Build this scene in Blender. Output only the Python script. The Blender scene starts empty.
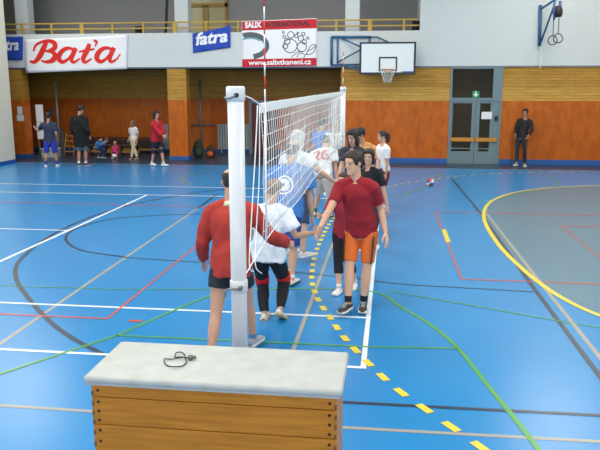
import bpy, bmesh, math, random
from mathutils import Vector, Matrix, noise
from mathutils.bvhtree import BVHTree
S = bpy.context.scene
random.seed(7)
# ------------------------------------------------------------------ camera, light, exposure
FPX, CAMH = 697.0, 2.55
PITCH, YAW = math.atan(138 / FPX), math.radians(7.378)
cd = bpy.data.cameras.new('camera'); cam = bpy.data.objects.new('camera', cd); S.collection.objects.link(cam)
cd.sensor_width = 36; cd.lens = 36 * FPX / 600; cd.clip_end = 200
cam.location = (0, 0, CAMH); cam.rotation_euler = (math.pi / 2 - PITCH, 0, YAW); S.camera = cam
W = bpy.data.worlds.new('world'); S.world = W; W.use_nodes = True
W.node_tree.nodes['Background'].inputs[0].default_value = (1, .96, .9, 1)
W.node_tree.nodes['Background'].inputs[1].default_value = .2
S.view_settings.view_transform = 'Standard'; S.view_settings.look = 'None'
S.view_settings.gamma = 1; S.view_settings.use_curve_mapping = False
S.view_settings.exposure = 0.3
def area(name, loc, rot, sx, sy, power, col):
    l = bpy.data.lights.new(name, 'AREA'); l.shape = 'RECTANGLE'; l.size = sx; l.size_y = sy; l.energy = power; l.color = col
    o = bpy.data.objects.new(name, l); o.location = loc; o.rotation_euler = rot; S.collection.objects.link(o)
for lx in (-11.8, -3.3, 5.2):
    for ly in (4.5, 13.0, 20.4):
        area('ceiling_lamp_light', (lx, ly, 7.9), (0, 0, 0), 2.4, 3.6, (310 if ly < 15 else 190), (1, .97, .88))
area('corridor_fill_light', (2.7, 24.6, 3.2), (0, 0, 0), 1.6, .3, 10, (1, .92, .8))  # added fill, hidden above the doorway, brightens the corridor behind the glass
area('window_daylight', (-1, -5.6, 5.0), (math.radians(78), 0, 0), 18, 3.6, 620, (1, .97, .92))

# ------------------------------------------------------------------ helpers
V = Vector
FW = V((-math.sin(YAW) * math.cos(PITCH), math.cos(YAW) * math.cos(PITCH), -math.sin(PITCH)))
RT = V((math.cos(YAW), math.sin(YAW), 0)); UP = RT.cross(FW)
def at(x, y, Y):                       # world point at depth Y that the photograph shows at (x, y)
    d = FW + RT * ((x - 300) / FPX) + UP * ((225 - y) / FPX)
    return V((0, 0, CAMH)) + d * (Y / d.y)
WM = {}
def wm(o): return WM.get(o.name, Matrix.Identity(4)) if o else Matrix.Identity(4)
def empty(name, loc, label=None, cat=None, group=None, rz=0, kind=None):
    o = bpy.data.objects.new(name, None); S.collection.objects.link(o)
    o.location = loc; o.rotation_euler = (0, 0, rz); o.empty_display_size = .1
    WM[o.name] = Matrix.Translation(V(loc)) @ Matrix.Rotation(rz, 4, 'Z')
    return tag(o, label, cat, group, kind)
def tag(o, label=None, cat=None, group=None, kind=None):
    if label: o['label'] = label
    if cat: o['category'] = cat
    if group: o['group'] = group
    if kind: o['kind'] = kind
    return o
def link(name, me, mats, parent=None, smooth=True):
    """me: bmesh or mesh in world coordinates"""
    if isinstance(me, bmesh.types.BMesh):
        bm = me; me = bpy.data.meshes.new(name); bmesh.ops.recalc_face_normals(bm, faces=bm.faces[:]); bm.to_mesh(me); bm.free()
    o = bpy.data.objects.new(name, me); S.collection.objects.link(o)
    if parent:
        o.parent = parent; me.transform(wm(parent).inverted())
    WM[o.name] = wm(parent).copy()
    if not isinstance(mats, (list, tuple)): mats = [mats]
    if not len(me.materials):
        for m in mats: me.materials.append(m)
    me.polygons.foreach_set('use_smooth', [smooth] * len(me.polygons))
    return o
def struct(name, me, mats, parent=None, smooth=False):
    o = link(name, me, mats, parent, smooth)
    o['kind'] = 'structure'
    return o
def NB(): return bmesh.new()
def box(bm, x0, x1, y0, y1, z0, z1, mi=0, M=None, bev=0):
    vs = []
    for z in (z0, z1):
        for (x, y) in ((x0, y0), (x1, y0), (x1, y1), (x0, y1)):
            p = V((x, y, z)); vs.append(bm.verts.new(M @ p if M else p))
    fs = []
    for q in ((3, 2, 1, 0), (4, 5, 6, 7), (0, 1, 5, 4), (1, 2, 6, 5), (2, 3, 7, 6), (3, 0, 4, 7)):
        f = bm.faces.new([vs[i] for i in q]); f.material_index = mi; fs.append(f)
    if bev:
        es = {e for f in fs for e in f.edges}
        bmesh.ops.bevel(bm, geom=list(es), offset=bev, segments=3, affect='EDGES', profile=.5)
    return bm
def B(*a, **k): return box(NB(), *a, **k)
def loft(bm, rings, cap=True, mi=0):
    """rings: lists of points, equal length"""
    n = len(rings[0]); R = [[bm.verts.new(p) for p in r] for r in rings]
    for a, b in zip(R, R[1:]):
        for i in range(n):
            f = bm.faces.new((a[i], a[(i + 1) % n], b[(i + 1) % n], b[i])); f.material_index = mi
    if cap:
        for r, rv in ((R[0], True), (R[-1], False)):
            f = bm.faces.new(r[::-1] if rv else r); f.material_index = mi
def ell(c, x, y, rx, ry, n=14): return [c + x * (rx * math.cos(2 * math.pi * i / n)) + y * (ry * math.sin(2 * math.pi * i / n)) for i in range(n)]
def perp(d, ref):
    x = ref - d * ref.dot(d)
    if x.length < 1e-4: x = d.orthogonal()
    return x.normalized()
def chain(bm, pts, rad, ref=V((1, 0, 0)), n=12, mi=0):
    """tube through pts; rad: radius or (rx, ry), rx along ref"""
    pts = [V(p) for p in pts]; rings = []; x = ref
    for i, p in enumerate(pts):
        t = (pts[min(i + 1, len(pts) - 1)] - pts[max(i - 1, 0)]).normalized()
        x = perp(t, x); y = t.cross(x)
        r = rad[i] if isinstance(rad, (list, tuple)) else rad
        rx, ry = r if isinstance(r, tuple) else (r, r)
        rings.append(ell(p, x, y, rx, ry, n))
    loft(bm, rings, mi=mi); return bm
def ellipsoid(bm, c, ax, ay, az, n=12, m=8):
    rings = []
    for k in range(1, m):
        a = math.pi * k / m
        rings.append([c - az * math.cos(a) + ax * (math.sin(a) * math.cos(2 * math.pi * i / n)) + ay * (math.sin(a) * math.sin(2 * math.pi * i / n)) for i in range(n)])
    loft(bm, rings)
def tube(pts, r, n=8, cyclic=False):
    bm = NB(); pts = [V(p) for p in pts]
    if cyclic: pts = pts + [pts[0], pts[1]]
    return chain(bm, pts, r, V((.3, .2, 1)), n)
def smoothline(pts, k=6):
    pts = [V(p) for p in pts]; out = []
    for i in range(len(pts) - 1):
        p0, p1, p2, p3 = pts[max(i - 1, 0)], pts[i], pts[i + 1], pts[min(i + 2, len(pts) - 1)]
        for j in range(k):
            t = j / k
            out.append(.5 * (2 * p1 + (p2 - p0) * t + (2 * p0 - 5 * p1 + 4 * p2 - p3) * t * t + (3 * p1 - p0 - 3 * p2 + p3) * t ** 3))
    return out + [pts[-1]]
# ------------------------------------------------------------------ materials
def srgb(c):
    return tuple((v / 255 / 12.92 if v / 255 <= .04045 else ((v / 255 + .055) / 1.055) ** 2.4) for v in c) + (1,)
MATS = {}
def mat(name, col, rough=.6, var=.08, scale=8, bump=0, bscale=60, metal=0, stretch=(1, 1, 1), spec=.5, sss=0, coat=0):
    if name in MATS: return MATS[name]
    m = bpy.data.materials.new(name); m.use_nodes = True; nt = m.node_tree; p = nt.nodes['Principled BSDF']
    c = srgb(col); p.inputs['Roughness'].default_value = rough; p.inputs['Metallic'].default_value = metal
    p.inputs['Specular IOR Level'].default_value = spec
    if coat: p.inputs['Coat Weight'].default_value = coat; p.inputs['Coat Roughness'].default_value = .12
    tc = nt.nodes.new('ShaderNodeTexCoord'); mp = nt.nodes.new('ShaderNodeMapping'); mp.inputs['Scale'].default_value = stretch
    nt.links.new(tc.outputs['Object'], mp.inputs[0])
    nz = nt.nodes.new('ShaderNodeTexNoise'); nz.inputs['Scale'].default_value = scale; nz.inputs['Detail'].default_value = 4
    nt.links.new(mp.outputs[0], nz.inputs[0])
    mx = nt.nodes.new('ShaderNodeMix'); mx.data_type = 'RGBA'
    mx.inputs[6].default_value = tuple(v * (1 - var) for v in c[:3]) + (1,)
    mx.inputs[7].default_value = tuple(min(1, v * (1 + var)) for v in c[:3]) + (1,)
    nt.links.new(nz.outputs[0], mx.inputs[0]); nt.links.new(mx.outputs[2], p.inputs[0])
    if bump:
        n2 = nt.nodes.new('ShaderNodeTexNoise'); n2.inputs['Scale'].default_value = bscale; nt.links.new(mp.outputs[0], n2.inputs[0])
        b = nt.nodes.new('ShaderNodeBump'); b.inputs['Strength'].default_value = bump; b.inputs['Distance'].default_value = .01
        nt.links.new(n2.outputs[0], b.inputs['Height']); nt.links.new(b.outputs[0], p.inputs['Normal'])
    MATS[name] = m; return m
def boards(name, c1, c2, groove, bw, rh, mortar, grain=(1, 1, 12), rough=.5, offset=.5):
    """wall boarding in the wall plane: x along, z up"""
    m = bpy.data.materials.new(name); m.use_nodes = True; nt = m.node_tree; p = nt.nodes['Principled BSDF']; L = nt.links.new
    p.inputs['Roughness'].default_value = rough; p.inputs['Specular IOR Level'].default_value = .25
    tc = nt.nodes.new('ShaderNodeTexCoord'); sp = nt.nodes.new('ShaderNodeSeparateXYZ'); cb = nt.nodes.new('ShaderNodeCombineXYZ')
    L(tc.outputs['Object'], sp.inputs[0]); ad = nt.nodes.new('ShaderNodeMath'); L(sp.outputs[0], ad.inputs[0]); L(sp.outputs[1], ad.inputs[1])
    L(ad.outputs[0], cb.inputs[0]); L(sp.outputs[2], cb.inputs[1])
    br = nt.nodes.new('ShaderNodeTexBrick'); L(cb.outputs[0], br.inputs[0])
    br.inputs['Color1'].default_value = srgb(c1); br.inputs['Color2'].default_value = srgb(c2); br.inputs['Mortar'].default_value = srgb(groove)
    br.inputs['Scale'].default_value = 1; br.inputs['Brick Width'].default_value = bw; br.inputs['Row Height'].default_value = rh
    br.inputs['Mortar Size'].default_value = mortar; br.offset = offset
    mp = nt.nodes.new('ShaderNodeMapping'); mp.inputs['Scale'].default_value = grain; L(tc.outputs['Object'], mp.inputs[0])
    nz = nt.nodes.new('ShaderNodeTexNoise'); nz.inputs['Scale'].default_value = 2; nz.inputs['Detail'].default_value = 6; L(mp.outputs[0], nz.inputs[0])
    cr = nt.nodes.new('ShaderNodeValToRGB'); cr.color_ramp.elements[0].position = .3; cr.color_ramp.elements[0].color = (.72, .66, .6, 1); cr.color_ramp.elements[1].position = .7; cr.color_ramp.elements[1].color = (1.0, 1.0, 1.0, 1)
    L(nz.outputs[0], cr.inputs[0])
    mx = nt.nodes.new('ShaderNodeMix'); mx.data_type = 'RGBA'; mx.blend_type = 'MULTIPLY'; mx.inputs[0].default_value = 1
    L(br.outputs[0], mx.inputs[6]); L(cr.outputs[0], mx.inputs[7]); L(mx.outputs[2], p.inputs[0])
    MATS[name] = m; return m
white_wall = mat('white_wall_paint', (206, 211, 212), .8, .03, 1.5)
shaded_wall = mat('gallery_shaded_white', (150, 150, 152), .8, .03, 1)  # white gallery wall in shadow, its shade put into the grey
beige_wall = mat('beige_wall_paint', (234, 230, 214), .8, .05, 2)
tan_boards = boards('tan_wall_boards', (196, 150, 66), (184, 138, 58), (156, 114, 46), 3.0, .095, .007, (1, 1, 10))
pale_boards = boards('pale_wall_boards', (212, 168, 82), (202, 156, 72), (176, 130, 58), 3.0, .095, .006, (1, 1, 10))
ply = boards('orange_plywood_sheets', (204, 108, 32), (196, 100, 28), (164, 80, 22), 1.25, 4.2, .006, (3, 3, 1.5), .45, 0)
blue_skirt = mat('blue_skirting', (34, 92, 168), .5)
floor_m = mat('blue_sport_floor', (34, 131, 194), .26, .05, .7, .03, 25, spec=.5)
floor_grey = mat('grey_blue_sport_floor', (88, 124, 146), .3, .05, .9, .03, 25, spec=.5)
ceil_m = mat('ceiling_paint', (200, 200, 196), .9)
steel = mat('grey_steel', (120, 126, 130), .45, .05, metal=.3)
white_steel = mat('white_lacquered_steel', (212, 216, 221), .35, .02)
blue_steel = mat('blue_lacquered_steel', (48, 96, 140), .45)
yellow_steel = mat('yellow_lacquered_rail', (184, 150, 66), .6)
black_pl = mat('black_plastic', (22, 22, 26), .5)
cordw = mat('white_cord', (240, 240, 238), .8)
red_pl = mat('red_plastic', (214, 36, 34), .5)
# ------------------------------------------------------------------ the hall
WY, RY = 24.1, 27.0      # far wall, back of the recess under the gallery
struct('floor', B(-20, 10, -6, 28, -.2, 0), floor_m)
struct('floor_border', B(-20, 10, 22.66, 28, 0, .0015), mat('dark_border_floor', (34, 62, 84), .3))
struct('ceiling', B(-20, 10, -6, 28, 8.1, 8.3), ceil_m)
struct('wall_left', B(-13.1, -12.78, -6, 22.5, 0, 8.1), beige_wall)
struct('baseboard_left', B(-12.78, -12.76, -6, 22.5, 0, .12), blue_skirt)
struct('wall_right', B(9.6, 9.9, -6, 28, 0, 8.1), beige_wall)
struct('wall_near', B(-20, 10, -6.2, -6, 0, 8.1), white_wall)
struct('wall_corner', B(-20, -19.8, -6, 28, 0, 8.1), beige_wall)
TZ, BZ, PZ = 2.1, 3.23, 4.38
# flush far wall right of the recess, with the doorway left open
DX0, DX1 = 1.92, 3.61
for a, b in ((-1.72, DX0), (DX1, 9.6)):
    struct('wall_far_panelling', B(a, b, WY, WY + .25, 0, TZ), ply)
    struct('wall_far_boards', B(a, b, WY, WY + .25, TZ + .43, BZ), tan_boards)
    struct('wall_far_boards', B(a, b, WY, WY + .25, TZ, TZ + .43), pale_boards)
    struct('baseboard_far', B(a, b, WY - .02, WY, 0, .17), blue_skirt)
struct('wall_far_white', B(.86, 9.6, WY - .03, WY + .3, BZ, 8.1), white_wall)
struct('trim_1', B(.86, 9.6, WY - .035, WY, BZ - .04, BZ), mat('grey_trim', (110, 120, 130), .6))
struct('wall_parapet', B(-20, .86, WY - .03, WY + .2, BZ, PZ), white_wall)
struct('trim_2', B(-20, .86, WY - .035, WY + .2, BZ - .05, BZ), mat('slate_trim', (70, 84, 104), .6))
struct('ceiling_recess', B(-20, -1.5, WY + .2, 28, BZ - .03, BZ + .2), mat('shaded_soffit', (70, 56, 40), .8))  # soffit colour darkened to deepen the shade in the recess
struct('floor_gallery', B(-20, .86, WY + .2, 28, BZ + .2, BZ + .3), shaded_wall)
struct('wall_recess_panelling', B(-20, -1.5, RY, RY + .2, 0, 2.12), ply)
struct('wall_recess_boards', B(-20, -1.5, RY, RY + .2, 2.12, BZ), tan_boards)
struct('baseboard_recess', B(-20, -1.5, RY - .02, RY, 0, .13), blue_skirt)
struct('wall_recess_side', B(-1.72, -1.5, WY + .25, RY, 0, BZ), ply)
struct('wall_gallery', B(-20, .86, 27.2, 27.4, BZ + .3, 8.1), shaded_wall)
struct('wall_gallery_end', B(.86, 1.0, WY + .3, 27.4, BZ, 8.1), white_wall)
for i, xc in enumerate((-13.54, -7.46)):
    c = empty('column', (xc, WY + .2, 0), kind='structure')
    link('panelling', B(xc - .34, xc + .34, WY - .02, WY + .45, 0, TZ), ply, c, False)
    link('boarding', B(xc - .34, xc + .34, WY - .02, WY + .45, TZ, BZ - .05), tan_boards, c, False)
    link('skirting', B(xc - .36, xc + .36, WY - .04, WY + .47, 0, .13), blue_skirt, c, False)
for xc in (-13.28, -7.36, -1.39):
    struct('gallery_column', B(xc - .24, xc + .24, WY + .45, WY + .9, BZ + .3, 8.1), white_wall)
# corridor seen through the glazed door
struct('wall_corridor', B(DX0 - .9, DX1 + .9, 26.6, 26.8, 0, BZ), mat('corridor_paint', (150, 136, 118), .8))
struct('wall_corridor_side', B(DX0 - 1.0, DX0 - .9, WY + .25, 26.8, 0, BZ), MATS['corridor_paint'])
struct('wall_corridor_side', B(DX1 + .9, DX1 + 1.0, WY + .25, 26.8, 0, BZ), MATS['corridor_paint'])
struct('ceiling_corridor', B(DX0 - 1.0, DX1 + 1.0, WY + .25, 26.8, BZ, BZ + .1), MATS['corridor_paint'])
# ---- glazed double door
glass = bpy.data.materials.new('door_glass'); glass.use_nodes = True
gp = glass.node_tree.nodes['Principled BSDF']; gp.inputs['Transmission Weight'].default_value = 1; gp.inputs['Roughness'].default_value = .03
gp.inputs['Base Color'].default_value = (.72, .78, .8, 1); gp.inputs['IOR'].default_value = 1.1
alu = mat('grey_blue_aluminium', (108, 130, 138), .45, .03)
d = empty('door_1', (2.7, WY, 0), kind='structure')
bm = NB(); t = .07
for q in ((DX0, DX0 + t, 0, BZ), (DX1 - t, DX1, 0, 2.1), (DX1 - .3, DX1, 2.2, BZ), (DX0 + t, DX1 - .3, BZ - .09, BZ - .03), (DX0 + t, DX1, 2.1, 2.2)): box(bm, q[0], q[1], WY - .03, WY + .12, q[2], q[3])
link('door_frame', bm, alu, d, False)
link('transom_pane', B(DX0 + t, DX1 - .3, WY + .04, WY + .055, 2.2, BZ - .09), glass, d, False)
xm = 2.79
brass = mat('orange_wood_bar', (196, 132, 48), .5)
for k, (a, b) in enumerate(((DX0 + t, xm - .005), (xm + .005, DX1 - t))):
    l_, r_ = (.05, .12) if k == 0 else (.13, .27)
    bm = NB()
    for q in ((a, a + l_, 0, 2.1), (b - r_, b, 0, 2.1), (a + l_, b - r_, 0, .42), (a + l_, b - r_, 2.02, 2.1), (a + l_, b - r_, .5, .53)):
        box(bm, q[0], q[1], WY, WY + .05, q[2], q[3])
    lf = link('door_leaf', bm, alu, d, False)
    link('door_pane', B(a + l_, b - r_, WY + .02, WY + .03, .42, 2.02), glass, lf, False)
    link('push_bar', B(a + .01, b - .01, WY - .05, WY - .01, .75, .88, bev=.01), brass, lf, False)
bm = NB(); box(bm, DX1 - .2, DX1 - .1, WY - .045, WY - .03, 1.45, 1.6); link('lock_plate', bm, black_pl, d, False)
paper = mat('white_paper', (232, 232, 236), .8, .02)
tag(link('paper_notice', B(2.98, 3.32, WY - .012, WY - .002, 1.5, 1.74), paper, None, False), 'white paper notice on the right leaf of the glazed door', 'notice')
green = mat('exit_sign_green', (20, 140, 90), .5)
ex = empty('exit_sign', (2.76, WY - .04, 2.3), 'green escape sign with white down arrow over the glazed door', 'sign')
link('sign_panel', B(2.64, 2.88, WY - .05, WY - .035, 2.2, 2.42), green, ex, False)
bm = NB(); y = WY - .052
box(bm, 2.735, 2.785, y - .002, y, 2.31, 2.4)
f = bm.faces.new([bm.verts.new(p) for p in ((2.67, y - .001, 2.32), (2.85, y - .001, 2.32), (2.76, y - .001, 2.225))])
link('arrow', bm, paper, ex, False)

# ------------------------------------------------------------------ floor lines
def strip(name, pts, w, m, z, dash=None):
    pts = [V((p[0], p[1], z)) for p in pts]
    bm = NB(); segs = [pts]
    if dash:
        on, off = dash; segs = []; cur = 0; L = [0]
        for a, b in zip(pts, pts[1:]): L.append(L[-1] + (b - a).length)
        def P(s):
            for i in range(len(L) - 1):
                if s <= L[i + 1]: return pts[i].lerp(pts[i + 1], (s - L[i]) / max(1e-6, L[i + 1] - L[i]))
            return pts[-1]
        while cur < L[-1]:
            segs.append([P(cur), P(min(cur + on, L[-1]))]); cur += on + off
    for sg in segs:
        prev = None
        for i, p in enumerate(sg):
            t = (sg[min(i + 1, len(sg) - 1)] - sg[max(i - 1, 0)]).normalized(); n = V((-t.y, t.x, 0)) * w / 2
            c = (bm.verts.new(p + n), bm.verts.new(p - n))
            if prev: bm.faces.new((prev[0], prev[1], c[1], c[0]))
            prev = c
    o = struct(name, bm, m); return o
def lm(n, c): return mat('line_' + n, c, .3, .06, 3)
lw, lb, lr, lg, ly_, lt = lm('white', (232, 238, 244)), lm('black', (44, 58, 76)), lm('red', (204, 82, 56)), lm('green', (84, 158, 66)), lm('yellow', (226, 206, 60)), lm('tan', (160, 156, 146))
yel = smoothline([(4.6, 6.6, 0), (3.4, 7.1, 0), (2.55, 7.75, 0), (2.13, 8.64, 0), (1.9, 10.08, 0), (1.8, 11.9, 0), (1.9, 14.2, 0), (2.35, 16.2, 0), (3.25, 17.75, 0), (4.6, 18.75, 0), (6.3, 19.25, 0), (8.5, 19.4, 0)], 8)
bm = NB(); bm.faces.new([bm.verts.new((p.x, p.y, .001)) for p in yel] + [bm.verts.new((9.55, 19.4, .001)), bm.verts.new((9.55, 6.6, .001))])
struct('floor_goal_area', bm, floor_grey)
strip('floor_line', yel, .075, ly_, .0045)
strip('floor_line', [(-12.7, 17.42), (8, 17.42)][:1] + [(-3.0, 17.42)], .06, lw, .003)
strip('floor_line', [(-12.7, 16.0), (-.2, 16.0)], .06, lw, .003)
strip('floor_line', [(-12.7, 7.53), (-.17, 7.53)], .05, lw, .003)
strip('floor_line', [(-12.7, 6.1), (-.17, 6.1)], .05, lw, .003)
strip('floor_line', [(-.2, 6.08), (-.2, 16.0)], .05, lw, .0031)
strip('floor_line', [(-5.7, 6.1), (-5.78, 16.0)], .06, lw, .0031)
strip('floor_line', [(-12.7, 11.72), (-5.76, 11.72)], .05, lw, .003)
strip('floor_line', [(-.9, 4.5), (-.92, 16.5)], .045, lt, .002)
strip('floor_line', [(-12.7, 7.14), (-3.1, 7.12), (-3.12, 14.5), (-12.7, 14.6)], .05, lr, .0036)
strip('floor_line', [(9, 9.31), (1.0, 9.3), (.96, 14.52), (9, 14.5)], .05, lr, .0036)
strip('floor_line', [(9, 13.3), (3.2, 13.3), (3.2, 10.3), (9, 10.3)], .05, lr, .0036)
strip('floor_line', [(-2.84, 7.09), (-2.68, 7.09)], .06, lr, .0036)
strip('floor_line', [(1.74, 20), (1.87, 14.5), (1.88, 9.2), (1.93, 5.0), (1.95, 2)], .055, lb, .0025)
strip('floor_line', [(1.99, 14.4), (2.02, 9.3), (2.06, 5), (2.1, 2)], .05, lt, .0022)
strip('floor_line', [(-4, 9.9), (-2.7, 9.75), (-.4, 9.15), (.17, 8.95), (1.86, 8.82)], .04, lb, .0026)
strip('floor_line', smoothline([(-4, 9.93, 0), (-4.87, 10.29, 0), (-5.5, 11.1, 0), (-5.68, 12.06, 0), (-5.25, 13.05, 0), (-3.8, 13.66, 0), (-1.9, 13.8, 0)]), .05, lb, .0026)
strip('floor_line', [(-.8, 5.35), (.29, 5.36), (4.5, 5.42)], .05, lb, .0026)
strip('floor_line', [(-6, 4.95), (-.3, 4.92), (4.5, 4.98)], .045, lt, .0022)
strip('floor_line', smoothline([(-2.3, 5.86, 0), (-2.7, 6.09, 0), (-3.46, 6.71, 0), (-4.32, 7.68, 0), (-5.1, 8.74, 0), (-5.55, 9.8, 0), (-5.9, 11.75, 0), (-5.75, 14.13, 0), (-4.65, 16.6, 0), (-3, 18.2, 0)]), .06, lb, .0027)
strip('floor_line', smoothline([(-1.6, 8.5, 0), (-.6, 8.62, 0), (-.1, 8.5, 0), (.16, 7.98, 0), (.48, 7.38, 0), (.71, 6.72, 0), (.88, 5.9, 0), (1.1, 4.8, 0), (1.3, 3.5, 0)]), .045, lg, .004)
strip('floor_line', [(-2.79, 6.62), (-.15, 6.63), (.71, 6.7)], .035, lg, .004)
strip('floor_line', [(.0, 8.62), (2.1, 7.6), (2.9, 7.3)], .03, lg, .004)
strip('floor_line', [(-4.0, 4.5), (-3.64, 5.22), (-2.79, 6.62), (-2.31, 7.85), (-2.0, 8.5)], .04, lg, .004)
strip('floor_line', [(-5.4, 8.2), (-3.4, 8.25), (-1.5, 8.5)], .025, lg, .004)
strip('floor_line', smoothline([(-1.5, 17.6, 0), (.1, 16.6, 0), (.55, 17.4, 0), (1.05, 18.6, 0), (1.5, 21.5, 0)]), .04, lg, .004)
strip('floor_line', smoothline([(2.0, 15.8, 0), (3.4, 17.6, 0), (4.6, 19.6, 0), (4.4, 21.5, 0)]), .035, lg, .004)
strip('floor_line', smoothline([(-5.2, 17.8, 0), (-5.9, 19.2, 0), (-5.6, 20.6, 0), (-4.6, 21.3, 0)]), .05, lg, .004)
strip('floor_line', [(-4.06, 14.3), (-3.94, 8.89), (-3.83, 5.0)], .05, lt, .002)
strip('floor_line', [(-4.06, 14.3), (-4.15, 16.3)], .055, lb, .0021)
dsh = smoothline([(1.1, 4.1, 0), (.7, 4.75, 0), (.38, 5.24, 0), (.06, 5.75, 0), (-.36, 6.69, 0), (-.6, 7.4, 0), (-.87, 8.29, 0), (-1.04, 9.32, 0), (-1.13, 11.2, 0), (-1.05, 14, 0), (-.6, 16.8, 0), (.2, 18.52, 0), (1.12, 19.7, 0), (2.1, 20.7, 0), (3.6, 21.6, 0), (6, 22.3, 0)], 8)
strip('floor_line', dsh, .07, ly_, .0042, (.17, .17))
strip('floor_line', [(1.0, 11.6), (1.0, 12.7)], .08, ly_, .0042)
strip('floor_line', [(-12.7, 22.4), (-1, 22.6)], .05, lm('ochre', (150, 140, 80)), .003)
strip('floor_line', [(-2, 22.4), (9, 22.6)], .07, MATS['line_ochre'], .003)

# ------------------------------------------------------------------ people
def ik(A, T, l1, l2, hint):
    d = T - A; L = max(.25 * (l1 + l2), min(d.length, (l1 + l2) * .998)); u = d.normalized()
    a = (l1 * l1 - l2 * l2 + L * L) / (2 * L); h = math.sqrt(max(0, l1 * l1 - a * a))
    return A + u * a + perp(u, hint) * h, A + u * L
def lerp(a, b, t): return a + (b - a) * t
def interp(tab, t):
    if t <= tab[0][0]: return tab[0][1:]
    for p, q in zip(tab, tab[1:]):
        if t <= q[0]:
            s = (t - p[0]) / (q[0] - p[0]); return tuple(lerp(x, y, s) for x, y in zip(p[1:], q[1:]))
    return tab[-1][1:]
TORSO = [(-.14, .070, .058), (-.06, .092, .066), (.05, .097, .068), (.22, .089, .063), (.4, .082, .059), (.6, .093, .065), (.78, .100, .066), (.9, .088, .056), (.97, .056, .045), (1.02, .036, .036)]
HEAD = [(-.5, .11, .10, .25), (-.45, .17, .17, .19), (-.36, .225, .25, .12), (-.24, .265, .32, .06), (-.1, .295, .375, .02), (.04, .315, .41, 0), (.18, .325, .425, -.015), (.31, .30, .40, -.03), (.41, .235, .31, -.04), (.47, .14, .19, -.045), (.495, .06, .08, -.045)]
def hvec(a): a = math.radians(a); return V((math.sin(a), math.cos(a), 0))
def remesh(bm, vox, sm=2, wr=0, seed=0, ws=9):
    me = bpy.data.meshes.new('tmp'); bmesh.ops.recalc_face_normals(bm, faces=bm.faces[:]); bm.to_mesh(me); bm.free()
    o = bpy.data.objects.new('tmp', me); S.collection.objects.link(o)
    r = o.modifiers.new('r', 'REMESH'); r.mode = 'VOXEL'; r.voxel_size = vox
    s = o.modifiers.new('s', 'SMOOTH'); s.factor = .5; s.iterations = sm
    dg = bpy.context.evaluated_depsgraph_get(); out = bpy.data.meshes.new_from_object(o.evaluated_get(dg))
    bpy.data.objects.remove(o); bpy.data.meshes.remove(me)
    if wr:
        off = V((seed * 3.7, seed * 1.3, 0)); ns = [v.normal.copy() for v in out.vertices]
        for v, n in zip(out.vertices, ns):
            p = v.co
            q = V((p.x * ws, p.y * ws, p.z * ws * .55)) + off
            v.co = p + n * (wr * (noise.noise(q) + .5 * noise.noise(q * 2.3)))
    return out
def skinmat(c):
    return mat('skin_%d_%d_%d' % c, c, .5, .05, 12)
def cloth(c, n=None): return mat(n or 'cloth_%d_%d_%d' % c, c, .85, .06, 14, .25, 160)
lipm = mat('lips', (176, 98, 90), .5); eyew = mat('eye_white', (225, 222, 216), .3); eyed = mat('eye_iris', (48, 36, 30), .3)
teeth = mat('teeth', (232, 226, 216), .4)

def hand(bm, Wp, d, n, th, H, curl=.35, spread=1):
    d = d.normalized(); n = perp(d, n); th = perp(d, th); th = (th - n * th.dot(n)).normalized()
    k = H
    chain(bm, [Wp - d * .012 * k, Wp + d * .008 * k, Wp + d * .028 * k, Wp + d * .052 * k, Wp + d * .060 * k], [(.0145 * k, .012 * k), (.017 * k, .011 * k), (.0235 * k, .0105 * k), (.024 * k, .009 * k), (.021 * k, .006 * k)], th, 12)
    for off, ln in ((.0195, .043), (.0066, .048), (-.0066, .045), (-.0195, .036)):
        p = Wp + d * .05 * k + th * off * k; dd = (d + th * off * 7 * spread).normalized(); pts = [p]; a = 0
        for j, fr in enumerate((.42, .33, .25)):
            a += curl * (.6 if j == 0 else 1)
            p = p + (dd * math.cos(a) + n * math.sin(a)) * (ln * 1.22 * fr * k); pts.append(p)
        chain(bm, pts, [.0056 * k, .0052 * k, .0047 * k, .0036 * k], th, 8)
    p = Wp + d * .012 * k + th * .014 * k; q = p + (d * .6 + th * .62 + n * .35).normalized() * .028 * k; r = q + (d * .85 + th * .3 + n * .35).normalized() * .02 * k
    r2 = r + (d * .95 + th * .1 + n * .3).normalized() * .015 * k
    chain(bm, [p, q, r, r2], [.0085 * k, .0068 * k, .0058 * k, .0042 * k], n, 8)

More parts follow.
